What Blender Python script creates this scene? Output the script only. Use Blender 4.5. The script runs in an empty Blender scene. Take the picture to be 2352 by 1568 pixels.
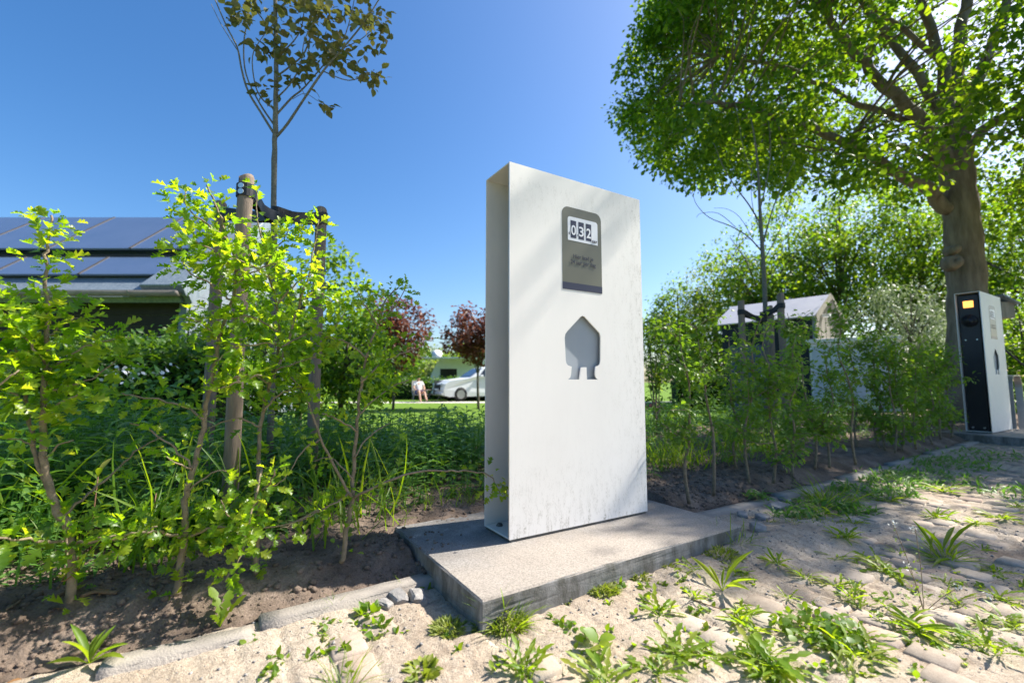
import bpy, bmesh, math, random
import numpy as np
from mathutils import Vector, Matrix, Euler

R = math.radians
random.seed(7)
rng = np.random.default_rng(7)
scene = bpy.context.scene
col = scene.collection

# ------------------------------------------------------------------ camera, sky, sun, exposure
FPX, PITCH, CZ = 1045.0, math.atan(93 / 1045.0), 0.775      # focal length in pixels of a 2352 px wide picture
cam_data = bpy.data.cameras.new('camera')
cam_data.sensor_width = 36.0
cam_data.lens = 36.0 * FPX / 2352.0
cam_data.clip_start, cam_data.clip_end = 0.05, 2000.0
cam_data.dof.use_dof = True
cam_data.dof.focus_distance = 2.05
cam_data.dof.aperture_fstop = 1.9
cam = bpy.data.objects.new('camera', cam_data)
cam.location = (0, 0, CZ)
cam.rotation_euler = (R(90) + PITCH, 0, 0)
col.objects.link(cam)
scene.camera = cam

SUN_AZ, SUN_EL = R(68.5), R(45)                              # azimuth clockwise from +Y
SUN = Vector((math.sin(SUN_AZ) * math.cos(SUN_EL), math.cos(SUN_AZ) * math.cos(SUN_EL), math.sin(SUN_EL)))
world = bpy.data.worlds.new('World')
scene.world = world
world.use_nodes = True
wn = world.node_tree
for n in list(wn.nodes):
    wn.nodes.remove(n)
w_out = wn.nodes.new('ShaderNodeOutputWorld')
w_bg = wn.nodes.new('ShaderNodeBackground')
w_sky = wn.nodes.new('ShaderNodeTexSky')
w_sky.sky_type = 'NISHITA'
w_sky.sun_disc = False
w_sky.sun_elevation, w_sky.sun_rotation = SUN_EL, SUN_AZ
w_sky.altitude, w_sky.air_density, w_sky.dust_density, w_sky.ozone_density = 0.0, 1.0, 1.7, 3.2
w_hsv = wn.nodes.new('ShaderNodeHueSaturation')
w_hsv.inputs['Hue'].default_value = 0.502
w_hsv.inputs['Saturation'].default_value = 1.3
wn.links.new(w_sky.outputs[0], w_hsv.inputs['Color'])
wn.links.new(w_hsv.outputs[0], w_bg.inputs['Color'])
w_bg.inputs['Strength'].default_value = 0.095
wn.links.new(w_bg.outputs[0], w_out.inputs['Surface'])

sun_data = bpy.data.lights.new('sun', 'SUN')
sun_data.energy, sun_data.angle, sun_data.color = 5.0, R(0.7), (1.0, 0.95, 0.86)
sun = bpy.data.objects.new('sun', sun_data)
sun.rotation_euler = SUN.to_track_quat('Z', 'Y').to_euler()
sun.location = (20, 10, 25)
col.objects.link(sun)

vs = scene.view_settings
vs.view_transform, vs.look, vs.exposure, vs.gamma = 'Standard', 'None', 1.22, 1.0
vs.use_curve_mapping = False
scene.cycles.use_denoising = True
scene.cycles.max_bounces = 8
scene.cycles.transmission_bounces = 6
scene.cycles.transparent_max_bounces = 8

# ------------------------------------------------------------------ pixel -> place (pixels of a 2352 x 1568 picture)
def ray(u, v):
    a, b = (u - 1176) / FPX, -(v - 784) / FPX
    return Vector((a, math.cos(PITCH) - b * math.sin(PITCH), math.sin(PITCH) + b * math.cos(PITCH)))
CAM = Vector((0, 0, CZ))
def on(u, v, z=0.0):
    d = ray(u, v)
    return CAM + d * ((z - CZ) / d.z)
def at(u, v, y):
    d = ray(u, v)
    return CAM + d * (y / d.y)
# the frame of the planted row: A runs along it, B across it (away from the paving)
PHI = R(31.6)
AX, BX = Vector((math.cos(PHI), math.sin(PHI), 0)), Vector((-math.sin(PHI), math.cos(PHI), 0))
ORG = Vector((-0.011, 1.982, 0))
def L(a, b, z=0.0):
    return ORG + AX * a + BX * b + Vector((0, 0, z))
def ab(p):
    q = p - ORG
    return q.dot(AX), q.dot(BX)
def row(u, v, b):
    d = ray(u, v)
    return CAM + d * ((b - (CAM - ORG).dot(BX)) / d.dot(BX))
def sstep(x):
    x = min(1.0, max(0.0, x))
    return x * x * (3 - 2 * x)
def gz(a, b):
    """height of the ground at (a, b)"""
    h = 0.09 * sstep((a - 1.5) / 5.5)
    if b > 0.02:
        h += 0.09 * sstep((b - 0.02) / 0.26)
    if b > 2.6:
        h -= 0.30 * sstep((b - 2.6) / 0.8)
    return h
def ground_at(u, v):
    z = 0.0
    for _ in range(6):
        p = on(u, v, z)
        z = gz(*ab(p))
    return p

# ------------------------------------------------------------------ noise on arrays
def _h(ix, iy, s):
    n = (ix.astype(np.int64) * 374761393 + iy.astype(np.int64) * 668265263 + s * 974634777) & 0xFFFFFFFF
    n = ((n ^ (n >> 13)) * 1274126177) & 0xFFFFFFFF
    return ((n ^ (n >> 16)) & 0xFFFF) / 65535.0
def vnoise(x, y, s=0):
    ix, iy = np.floor(x), np.floor(y)
    fx, fy = x - ix, y - iy
    fx, fy = fx * fx * (3 - 2 * fx), fy * fy * (3 - 2 * fy)
    a, b = _h(ix, iy, s), _h(ix + 1, iy, s)
    c, d = _h(ix, iy + 1, s), _h(ix + 1, iy + 1, s)
    return (a * (1 - fx) + b * fx) * (1 - fy) + (c * (1 - fx) + d * fx) * fy
def fbm(x, y, o=4, s=0):
    r, amp = 0.0, 0.5
    for i in range(o):
        r = r + amp * (vnoise(x * 2 ** i, y * 2 ** i, s + i * 17) - 0.5)
        amp *= 0.5
    return r

# ------------------------------------------------------------------ meshes
class MB:
    def __init__(self):
        self.v, self.f = [], []
    def add(self, vs_, fs_):
        o = len(self.v)
        self.v += [tuple(p) for p in vs_]
        self.f += [tuple(i + o for i in q) for q in fs_]
        return self
    def box(self, lo, hi, m=None):
        x0, y0, z0 = lo
        x1, y1, z1 = hi
        p = [Vector(q) for q in ((x0, y0, z0), (x1, y0, z0), (x1, y1, z0), (x0, y1, z0), (x0, y0, z1), (x1, y0, z1), (x1, y1, z1), (x0, y1, z1))]
        if m is not None:
            p = [m @ q for q in p]
        return self.add(p, [(0, 3, 2, 1), (4, 5, 6, 7), (0, 1, 5, 4), (1, 2, 6, 5), (2, 3, 7, 6), (3, 0, 4, 7)])
    def tube(self, pts, rad, n=6, cap=True):
        pts = [Vector(p) for p in pts]
        if not hasattr(rad, '__len__'):
            rad = [rad] * len(pts)
        rings, prev = [], None
        for i, p in enumerate(pts):
            d = (pts[min(i + 1, len(pts) - 1)] - pts[max(i - 1, 0)])
            if d.length < 1e-9:
                d = Vector((0, 0, 1))
            d.normalize()
            if prev is None:
                prev = d.orthogonal().normalized()
            prev = (prev - d * prev.dot(d))
            prev = prev.normalized() if prev.length > 1e-6 else d.orthogonal().normalized()
            q = d.cross(prev)
            rings.append([p + (prev * math.cos(2 * math.pi * k / n) + q * math.sin(2 * math.pi * k / n)) * rad[i] for k in range(n)])
        vs_ = [p for r in rings for p in r]
        fs_ = []
        for i in range(len(rings) - 1):
            for k in range(n):
                k2 = (k + 1) % n
                fs_.append((i * n + k, i * n + k2, (i + 1) * n + k2, (i + 1) * n + k))
        if cap:
            fs_.append(tuple(range(n))[::-1])
            fs_.append(tuple((len(rings) - 1) * n + k for k in range(n)))
        return self.add(vs_, fs_)
    def strip(self, pts, side, w, thick=0.004):
        """a flat band along pts, its width along side"""
        pts = [Vector(p) for p in pts]
        vs_, fs_ = [], []
        for i, p in enumerate(pts):
            d = (pts[min(i + 1, len(pts) - 1)] - pts[max(i - 1, 0)]).normalized()
            s = Vector(side)
            s = (s - d * s.dot(d)).normalized()
            n = d.cross(s)
            vs_ += [p + s * w / 2 + n * thick / 2, p + s * w / 2 - n * thick / 2, p - s * w / 2 - n * thick / 2, p - s * w / 2 + n * thick / 2]
        for i in range(len(pts) - 1):
            for k in range(4):
                fs_.append((i * 4 + k, i * 4 + (k + 1) % 4, i * 4 + 4 + (k + 1) % 4, i * 4 + 4 + k))
        fs_ += [(3, 2, 1, 0), tuple(len(vs_) - 4 + k for k in range(4))]
        return self.add(vs_, fs_)
    def mesh(self, name, smooth=False):
        me = bpy.data.meshes.new(name)
        me.from_pydata(self.v, [], self.f)
        me.update()
        if smooth:
            me.polygons.foreach_set('use_smooth', [True] * len(me.polygons))
        return me
    def build(self, name, m, parent=None, smooth=False, bevel=0.0, seg=2):
        me = self.mesh(name, smooth)
        if bevel:
            bm = bmesh.new(); bm.from_mesh(me)
            bmesh.ops.recalc_face_normals(bm, faces=bm.faces)
            bmesh.ops.bevel(bm, geom=list(bm.edges), offset=bevel, segments=seg, affect='EDGES', profile=0.5)
            bm.to_mesh(me); bm.free()
        return link(name, me, m, parent)
def link(name, me, m, parent=None, matrix=None):
    o = bpy.data.objects.new(name, me)
    if m is not None and me is not None and len(me.materials) == 0:
        me.materials.append(m)
    col.objects.link(o)
    if parent is not None:
        o.parent = parent
    if matrix is not None:
        o.matrix_local = matrix
    return o
def tag(o, label=None, cat=None, group=None, kind=None):
    if label: o['label'] = label
    if cat: o['category'] = cat
    if group: o['group'] = group
    if kind: o['kind'] = kind
    return o
def empty(name, loc, rz=0.0, label=None, cat=None, group=None):
    o = bpy.data.objects.new(name, None)
    o.empty_display_size = 0.1
    o.location = loc
    o.rotation_euler = (0, 0, rz)
    col.objects.link(o)
    return tag(o, label, cat, group)
def arrmesh(name, V, F, rnd=None, smooth=False):
    """mesh from arrays; F is an (n, 3 or 4) index array"""
    me = bpy.data.meshes.new(name)
    n, k = F.shape
    me.vertices.add(len(V)); me.vertices.foreach_set('co', np.ascontiguousarray(V, np.float32).ravel())
    me.loops.add(n * k); me.loops.foreach_set('vertex_index', np.ascontiguousarray(F, np.int32).ravel())
    me.polygons.add(n); me.polygons.foreach_set('loop_start', np.arange(0, n * k, k, dtype=np.int32))
    if smooth:
        me.polygons.foreach_set('use_smooth', np.ones(n, bool))
    me.update(calc_edges=True)
    if rnd is not None:
        at_ = me.attributes.new('rnd', 'FLOAT', 'POINT')
        at_.data.foreach_set('value', np.ascontiguousarray(rnd, np.float32))
    return me
def smooth_line(pts, k=4):
    """Catmull-Rom through points"""
    pts = [Vector(p) for p in pts]
    if len(pts) < 3:
        return pts
    out = []
    for i in range(len(pts) - 1):
        p0, p1, p2, p3 = pts[max(i - 1, 0)], pts[i], pts[i + 1], pts[min(i + 2, len(pts) - 1)]
        for j in range(k):
            t = j / k
            out.append(0.5 * ((2 * p1) + (p2 - p0) * t + (2 * p0 - 5 * p1 + 4 * p2 - p3) * t * t + (3 * p1 - p0 - 3 * p2 + p3) * t ** 3))
    out.append(pts[-1])
    return out

# ------------------------------------------------------------------ materials
def new_mat(name):
    m = bpy.data.materials.new(name)
    m.use_nodes = True
    nt = m.node_tree
    b = nt.nodes['Principled BSDF']
    return m, nt, b
def N(nt, t, **kw):
    n = nt.nodes.new(t)
    for k, v in kw.items():
        setattr(n, k, v)
    return n
def ramp(nt, fac, stops):
    r = N(nt, 'ShaderNodeValToRGB')
    e = r.color_ramp.elements
    while len(e) < len(stops):
        e.new(0.5)
    for i, (p, c) in enumerate(stops):
        e[i].position = p
        e[i].color = (*c, 1) if len(c) == 3 else c
    nt.links.new(fac, r.inputs[0])
    return r.outputs[0]
def noise(nt, scale, detail=4, rough=0.6, vec=None, dist=0.0):
    n = N(nt, 'ShaderNodeTexNoise')
    n.inputs['Scale'].default_value = scale
    n.inputs['Detail'].default_value = detail
    n.inputs['Roughness'].default_value = rough
    n.inputs['Distortion'].default_value = dist
    if vec is not None:
        nt.links.new(vec, n.inputs['Vector'])
    return n.outputs[0]
def coords(nt, which='Object', scale=None):
    tc = N(nt, 'ShaderNodeTexCoord')
    v = tc.outputs[which]
    if scale:
        mp = N(nt, 'ShaderNodeMapping')
        mp.inputs['Scale'].default_value = scale
        nt.links.new(v, mp.inputs['Vector'])
        v = mp.outputs[0]
    return v
def mixc(nt, fac, a, b, mode='MIX'):
    n = N(nt, 'ShaderNodeMix', data_type='RGBA', blend_type=mode)
    for sock, val in ((n.inputs[0], fac), (n.inputs[6], a), (n.inputs[7], b)):
        if hasattr(val, 'is_linked') or isinstance(val, bpy.types.NodeSocket):
            nt.links.new(val, sock)
        elif isinstance(val, (int, float)):
            sock.default_value = val
        else:
            sock.default_value = (*val, 1)
    return n.outputs[2]
def math_n(nt, op, a, b=None, clamp=False):
    n = N(nt, 'ShaderNodeMath', operation=op, use_clamp=clamp)
    for s, v in ((n.inputs[0], a), (n.inputs[1], b)):
        if v is None: continue
        if isinstance(v, bpy.types.NodeSocket): nt.links.new(v, s)
        else: s.default_value = v
    return n.outputs[0]
def bump(nt, b, h, strength=0.3, dist=0.01):
    n = N(nt, 'ShaderNodeBump')
    n.inputs['Strength'].default_value = strength
    n.inputs['Distance'].default_value = dist
    nt.links.new(h, n.inputs['Height'])
    nt.links.new(n.outputs[0], b.inputs['Normal'])
def plain(name, c1, c2=None, rough=0.6, scale=8, bumps=0.0, bscale=60, metal=0.0, sc=None, spec=0.4, which='Object'):
    m, nt, b = new_mat(name)
    v = coords(nt, which, sc)
    if c2 is None:
        c2 = tuple(x * 0.8 for x in c1)
    c = ramp(nt, noise(nt, scale, 5, 0.6, v), [(0.32, c1), (0.68, c2)])
    nt.links.new(c, b.inputs['Base Color'])
    b.inputs['Roughness'].default_value = rough
    b.inputs['Metallic'].default_value = metal
    b.inputs['Specular IOR Level'].default_value = spec
    if bumps:
        bump(nt, b, noise(nt, bscale, 4, 0.6, v), bumps, 0.01)
    return m
def leaf_mat(name, cols, trans, tf=0.5, rough=0.45, objrand=False, spec=0.35):
    """leaf: reflected light plus light coming through; cols is a ramp over a random number per leaf"""
    m, nt, b = new_mat(name)
    if objrand:
        oi = N(nt, 'ShaderNodeObjectInfo')
        r = oi.outputs['Random']
    else:
        a = N(nt, 'ShaderNodeAttribute', attribute_name='rnd')
        r = a.outputs['Fac']
    k = len(cols)
    c = ramp(nt, r, [(i / max(1, k - 1), q) for i, q in enumerate(cols)])
    t = ramp(nt, r, [(i / max(1, len(trans) - 1), q) for i, q in enumerate(trans)])
    nt.links.new(c, b.inputs['Base Color'])
    b.inputs['Roughness'].default_value = rough
    b.inputs['Specular IOR Level'].default_value = spec
    tr = N(nt, 'ShaderNodeBsdfTranslucent')
    nt.links.new(t, tr.inputs['Color'])
    mx = N(nt, 'ShaderNodeMixShader')
    mx.inputs[0].default_value = tf
    nt.links.new(b.outputs[0], mx.inputs[1])
    nt.links.new(tr.outputs[0], mx.inputs[2])
    nt.links.new(mx.outputs[0], nt.nodes['Material Output'].inputs['Surface'])
    return m

M = {}
# leaves
HC = [(0.06, 0.13, 0.015), (0.09, 0.18, 0.015), (0.13, 0.23, 0.018), (0.17, 0.26, 0.022), (0.21, 0.28, 0.03)]
HT = [(0.26, 0.50, 0.012), (0.40, 0.66, 0.008), (0.52, 0.76, 0.01), (0.64, 0.80, 0.015), (0.74, 0.78, 0.03)]
M['haw'] = leaf_mat('hawthorn_leaf', HC, HT, 0.6, rough=0.35, objrand=True, spec=0.5)
M['haw_m'] = leaf_mat('hawthorn_foliage', HC, HT, 0.6, rough=0.35, spec=0.5)
M['haw_red'] = leaf_mat('young_red_leaf', [(0.28, 0.10, 0.03), (0.25, 0.15, 0.04)], [(0.6, 0.2, 0.03), (0.6, 0.36, 0.05)], 0.5, objrand=True)
M['haw_r'] = leaf_mat('row_foliage', [(0.07, 0.15, 0.022), (0.12, 0.22, 0.032), (0.18, 0.29, 0.04)], [(0.22, 0.42, 0.015), (0.38, 0.58, 0.02)], 0.45)
M['oak'] = leaf_mat('oak_foliage', [(0.018, 0.05, 0.009), (0.03, 0.08, 0.012), (0.055, 0.12, 0.018)], [(0.13, 0.29, 0.006), (0.28, 0.48, 0.01), (0.48, 0.62, 0.015)], 0.5)
M['treegreen'] = leaf_mat('tree_foliage', [(0.03, 0.08, 0.014), (0.06, 0.13, 0.02), (0.09, 0.17, 0.03)], [(0.12, 0.28, 0.008), (0.26, 0.44, 0.013), (0.44, 0.56, 0.02)], 0.5)
M['treepale'] = leaf_mat('pale_foliage', [(0.09, 0.14, 0.05), (0.13, 0.18, 0.06), (0.18, 0.2, 0.06)], [(0.25, 0.36, 0.08), (0.36, 0.42, 0.1)], 0.4)
M['willow'] = leaf_mat('silver_foliage', [(0.16, 0.20, 0.12), (0.26, 0.30, 0.2), (0.34, 0.38, 0.28)], [(0.22, 0.3, 0.12), (0.3, 0.36, 0.16)], 0.3)
M['copper'] = leaf_mat('copper_foliage', [(0.05, 0.018, 0.016), (0.09, 0.03, 0.025), (0.14, 0.06, 0.04)], [(0.2, 0.05, 0.03), (0.34, 0.13, 0.07)], 0.35)
M['hedge'] = leaf_mat('hedge_foliage', [(0.025, 0.065, 0.01), (0.05, 0.12, 0.015), (0.09, 0.18, 0.02)], [(0.12, 0.28, 0.01), (0.25, 0.42, 0.015)], 0.4)
M['white_beam'] = leaf_mat('whitebeam_leaf', [(0.13, 0.15, 0.06), (0.18, 0.19, 0.085), (0.22, 0.17, 0.09)], [(0.16, 0.18, 0.03), (0.22, 0.22, 0.04)], 0.35, objrand=True, rough=0.7)
M['weed'] = leaf_mat('weed_foliage', [(0.06, 0.15, 0.03), (0.10, 0.21, 0.045), (0.15, 0.26, 0.07)], [(0.18, 0.42, 0.03), (0.3, 0.56, 0.04)], 0.4)
M['grass'] = leaf_mat('grass_blades', [(0.05, 0.12, 0.012), (0.09, 0.17, 0.02), (0.13, 0.2, 0.03)], [(0.3, 0.52, 0.008), (0.5, 0.66, 0.012)], 0.45)
M['pavweed'] = leaf_mat('pavement_weed_leaf', [(0.07, 0.14, 0.012), (0.13, 0.22, 0.018), (0.19, 0.27, 0.03), (0.24, 0.24, 0.05)], [(0.36, 0.58, 0.008), (0.55, 0.70, 0.015)], 0.45, objrand=True)
M['cushion'] = leaf_mat('cushion_foliage', [(0.13, 0.18, 0.025), (0.21, 0.25, 0.045), (0.32, 0.33, 0.09)], [(0.36, 0.5, 0.015), (0.5, 0.58, 0.04)], 0.35)
M['dock'] = leaf_mat('dock_leaf', [(0.045, 0.12, 0.02), (0.06, 0.15, 0.025)], [(0.12, 0.3, 0.01), (0.18, 0.36, 0.015)], 0.4, objrand=True)
M['petal'] = plain('white_petal', (0.8, 0.8, 0.76), (0.7, 0.7, 0.6), 0.6)
M['pink_petal'] = plain('magenta_petal', (0.55, 0.03, 0.25), (0.4, 0.02, 0.2), 0.6)
# bark and wood
M['bark_young'] = plain('young_bark', (0.17, 0.13, 0.08), (0.30, 0.23, 0.15), 0.75, 40, 0.5, 120)
M['twig_red'] = plain('reddish_twig', (0.20, 0.09, 0.06), (0.28, 0.15, 0.09), 0.6, 30)
M['bark_sap'] = plain('sapling_bark', (0.10, 0.095, 0.08), (0.20, 0.19, 0.15), 0.85, 60, 0.6, 90)
M['bark_oak'] = plain('oak_bark', (0.10, 0.073, 0.052), (0.26, 0.20, 0.155), 0.9, 9, 1.0, 24, sc=(1, 1, 0.22))
M['bark_far'] = plain('far_bark', (0.07, 0.06, 0.045), (0.12, 0.10, 0.08), 0.9, 6)
M['stake'] = plain('weathered_stake', (0.29, 0.22, 0.165), (0.17, 0.13, 0.10), 0.85, 9, 0.4, 40, sc=(5, 5, 0.6))
M['strap'] = plain('black_rubber_strap', (0.012, 0.012, 0.014), (0.02, 0.02, 0.024), 0.55, 30)
M['screw'] = plain('zinc_screw', (0.6, 0.7, 0.75), (0.5, 0.6, 0.65), 0.3, 30, metal=0.6)
M['dry'] = plain('dry_leaf', (0.30, 0.15, 0.05), (0.2, 0.09, 0.03), 0.8, 30)
M['dry_twig'] = plain('dry_twig', (0.22, 0.14, 0.08), (0.12, 0.08, 0.05), 0.85, 60)
# ------------------------------------------------------------------ ground materials
def sand_mat():
    m, nt, b = new_mat('dusty_sand')
    v = coords(nt)
    big = noise(nt, 2.2, 5, 0.6, v)
    c = ramp(nt, big, [(0.3, (0.40, 0.315, 0.235)), (0.5, (0.52, 0.43, 0.335)), (0.72, (0.60, 0.515, 0.415))])
    fine = noise(nt, 260, 3, 0.7, v)
    c = mixc(nt, 0.55, c, ramp(nt, fine, [(0.25, (0.32, 0.30, 0.28)), (0.6, (1, 1, 1))]), 'MULTIPLY')
    c = mixc(nt, ramp(nt, noise(nt, 3.1, 6, 0.7, v, 0.6), [(0.55, (0, 0, 0)), (0.68, (0.75, 0.75, 0.75))]), c, (0.24, 0.17, 0.12))
    c = mixc(nt, 0.75, c, ramp(nt, noise(nt, 70, 5, 0.75, v), [(0.3, (0.5, 0.46, 0.43)), (0.55, (1, 1, 1))]), 'MULTIPLY')
    sp = N(nt, 'ShaderNodeTexVoronoi'); sp.inputs['Scale'].default_value = 48; nt.links.new(v, sp.inputs['Vector'])
    c = mixc(nt, ramp(nt, sp.outputs['Distance'], [(0.06, (0.6, 0.6, 0.6)), (0.13, (0, 0, 0))]), c, (0.12, 0.085, 0.06))
    nt.links.new(c, b.inputs['Base Color'])
    b.inputs['Roughness'].default_value = 0.95
    b.inputs['Specular IOR Level'].default_value = 0.15
    h = math_n(nt, 'ADD', noise(nt, 45, 5, 0.7, v), math_n(nt, 'MULTIPLY', fine, 0.5))
    bump(nt, b, h, 1.0, 0.009)
    return m
def soil_mat():
    m, nt, b = new_mat('garden_soil')
    v = coords(nt)
    c = ramp(nt, noise(nt, 5, 6, 0.65, v), [(0.3, (0.12, 0.088, 0.068)), (0.55, (0.24, 0.18, 0.14)), (0.75, (0.36, 0.28, 0.225))])
    c = mixc(nt, 0.6, c, ramp(nt, noise(nt, 150, 4, 0.7, v), [(0.3, (0.35, 0.33, 0.3)), (0.62, (1, 1, 1))]), 'MULTIPLY')
    nt.links.new(c, b.inputs['Base Color'])
    b.inputs['Roughness'].default_value = 0.97
    b.inputs['Specular IOR Level'].default_value = 0.1
    bump(nt, b, noise(nt, 90, 6, 0.75, v), 0.8, 0.012)
    return m
def paver_mat():
    m, nt, b = new_mat('dusty_paver')
    v = coords(nt)
    oi = N(nt, 'ShaderNodeObjectInfo')
    c = ramp(nt, oi.outputs['Random'], [(0.0, (0.36, 0.295, 0.235)), (0.4, (0.45, 0.375, 0.30)), (0.75, (0.50, 0.425, 0.345)), (1.0, (0.42, 0.32, 0.25))])
    c = mixc(nt, 0.5, c, ramp(nt, noise(nt, 40, 5, 0.7, v), [(0.3, (0.55, 0.52, 0.5)), (0.65, (1, 1, 1))]), 'MULTIPLY')
    c = mixc(nt, 0.35, c, ramp(nt, noise(nt, 300, 2, 0.7, v), [(0.3, (0.4, 0.38, 0.36)), (0.6, (1, 1, 1))]), 'MULTIPLY')
    nt.links.new(c, b.inputs['Base Color'])
    b.inputs['Roughness'].default_value = 0.92
    b.inputs['Specular IOR Level'].default_value = 0.2
    bump(nt, b, noise(nt, 110, 5, 0.7, v), 0.5, 0.004)
    return m
def concrete_mat():
    m, nt, b = new_mat('weathered_concrete')
    v = coords(nt)
    c = ramp(nt, noise(nt, 7, 6, 0.65, v), [(0.3, (0.14, 0.128, 0.118)), (0.5, (0.22, 0.205, 0.19)), (0.72, (0.33, 0.31, 0.29))])
    c = mixc(nt, 0.6, c, ramp(nt, noise(nt, 220, 3, 0.75, v), [(0.32, (0.35, 0.34, 0.33)), (0.6, (1, 1, 1))]), 'MULTIPLY')
    # pale lime scuffs
    sc = ramp(nt, noise(nt, 9, 7, 0.75, v, 1.5), [(0.6, (0, 0, 0)), (0.7, (0.5, 0.5, 0.5))])
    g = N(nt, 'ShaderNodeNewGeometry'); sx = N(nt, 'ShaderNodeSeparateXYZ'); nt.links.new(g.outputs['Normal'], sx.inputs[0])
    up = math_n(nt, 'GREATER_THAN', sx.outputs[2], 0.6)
    c = mixc(nt, math_n(nt, 'MULTIPLY', sc, up), c, (0.55, 0.54, 0.53))
    # dusty sand on top also paints its sunlit front, shaded back; sides darker grey
    ys = N(nt, 'ShaderNodeSeparateXYZ'); nt.links.new(v, ys.inputs[0])
    wav = math_n(nt, 'ADD', ys.outputs[1], math_n(nt, 'MULTIPLY', noise(nt, 3.5, 5, 0.65, v), 0.5))
    sunlit_dust = math_n(nt, 'MULTIPLY', ramp(nt, wav, [(0.04, (0.75, 0.75, 0.75)), (0.22, (0.25, 0.25, 0.25)), (0.42, (0.03, 0.03, 0.03))]), up)
    c = mixc(nt, sunlit_dust, c, (0.40, 0.345, 0.29))
    c = mixc(nt, 0.7, c, ramp(nt, noise(nt, 130, 4, 0.8, v), [(0.34, (0.35, 0.34, 0.33)), (0.56, (1, 1, 1))]), 'MULTIPLY')
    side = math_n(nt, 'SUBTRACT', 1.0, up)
    side_grey = ramp(nt, noise(nt, 12, 6, 0.7, coords(nt, 'Object', (1, 1, 0.4))), [(0.4, (0.11, 0.105, 0.09)), (0.62, (0.27, 0.26, 0.25))])
    c = mixc(nt, side, c, side_grey)
    nt.links.new(c, b.inputs['Base Color'])
    b.inputs['Roughness'].default_value = 0.9
    bump(nt, b, math_n(nt, 'ADD', noise(nt, 160, 5, 0.7, v), noise(nt, 30, 5, 0.6, v)), 0.5, 0.004)
    return m
M['sand'], M['soil'], M['paver'], M['concrete'] = sand_mat(), soil_mat(), paver_mat(), concrete_mat()
M['kerb'] = plain('kerb_concrete', (0.37, 0.325, 0.275), (0.25, 0.22, 0.19), 0.9, 9, 0.5, 150)
M['rubble'] = plain('stone_rubble', (0.33, 0.31, 0.29), (0.2, 0.185, 0.17), 0.9, 20, 0.5, 90)
M['lawn'] = plain('lawn_grass', (0.13, 0.22, 0.025), (0.09, 0.16, 0.02), 0.95, 3, 0.6, 40, spec=0.1)
M['gravel'] = plain('pale_path', (0.5, 0.46, 0.4), (0.42, 0.39, 0.34), 0.95, 30, 0.4, 60)

# ------------------------------------------------------------------ the setting
g = MB()
g.add([(-400, -60, -0.13), (400, -60, -0.13), (400, 900, -0.13), (-400, 900, -0.13)], [(0, 1, 2, 3)])
tag(g.build('lawn', M['lawn']), 'wide sunlit lawn behind the planted bed', 'lawn', kind='structure')
pm = MB()
pm.add([(-40, 18.9, -0.126), (40, 20.6, -0.126), (40, 22.4, -0.126), (-40, 20.2, -0.126)], [(0, 1, 2, 3)])
tag(pm.build('path', M['gravel']), 'pale gravel path crossing the lawn', 'path', kind='structure')

def axis(lo, hi, near_lo, near_hi, fine, coarse):
    out, x = [], lo
    while x < hi:
        out.append(x)
        x += fine if near_lo <= x < near_hi else coarse
    out.append(hi)
    return np.array(out)
PW, PL, JT = 0.096, 0.110, 0.012       # paver width along A, length along B, joint
def paver_rel(a, b):
    i = np.floor(a / (PW + JT))
    fa = a / (PW + JT) - i
    bo = b / (PL + JT) + 0.5 * np.mod(i, 2)
    j = np.floor(bo)
    fb = bo - j
    ea = np.minimum(fa, 1 - fa) * (PW + JT)
    eb = np.minimum(fb, 1 - fb) * (PL + JT)
    return np.minimum(ea, eb), i, j
def sand_h(a, b):
    e, i, j = paver_rel(a, b)
    h = 0.030 * fbm(a * 2.3, b * 2.3, 3, 3) + 0.008 * fbm(a * 11, b * 11, 3, 8) + 0.008 * fbm(a * 42, b * 42, 2, 5)
    joint = np.clip(1 - e / 0.018, 0, 1)
    h = h + np.clip((a + 0.3) / 0.3, 0, 1) * np.clip((1.9 - a) / 0.5, 0, 1) * (0.014 + 0.03 * np.clip(a / 1.1, 0, 1)) * np.exp(-((b + 0.42) / 0.17) ** 2)
    return h - 0.008 * joint * (0.3 + 1.4 * vnoise(a * 6, b * 6, 9)) + 0.0005
def gz_arr(a, b):
    return np.vectorize(gz)(a, b)
def sheet(name, av, bv, hf, m, dz=0.0):
    A2, B2 = np.meshgrid(av, bv, indexing='ij')
    H = hf(A2, B2)
    X = ORG.x + AX.x * A2 + BX.x * B2
    Y = ORG.y + AX.y * A2 + BX.y * B2
    V = np.stack([X.ravel(), Y.ravel(), (H + dz).ravel()], 1)
    na, nb = len(av), len(bv)
    idx = np.arange(na * nb).reshape(na, nb)
    F = np.stack([idx[:-1, :-1].ravel(), idx[1:, :-1].ravel(), idx[1:, 1:].ravel(), idx[:-1, 1:].ravel()], 1)
    return link(name, arrmesh(name, V, F, None, True), m)
pav = sheet('pavement', axis(-4, 12, -1.6, 2.7, 0.0125, 0.06), axis(-5, 0.10, -1.25, 0.2, 0.0125, 0.06),
            lambda a, b: gz_arr(a, np.minimum(b, 0.0)) + sand_h(a, b), M['sand'])
tag(pav, 'sandy brick paving with weeds in the joints', 'paving', kind='structure')
def in_slab(a, b):
    return ((a > -0.36) & (a < 1.2) & (b < 0.39) & (b > -0.55)).astype(float)
def soil_h(a, b):
    return soil_h0(a, b) * (1 - in_slab(a, b)) + 0.04 * in_slab(a, b)
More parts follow.
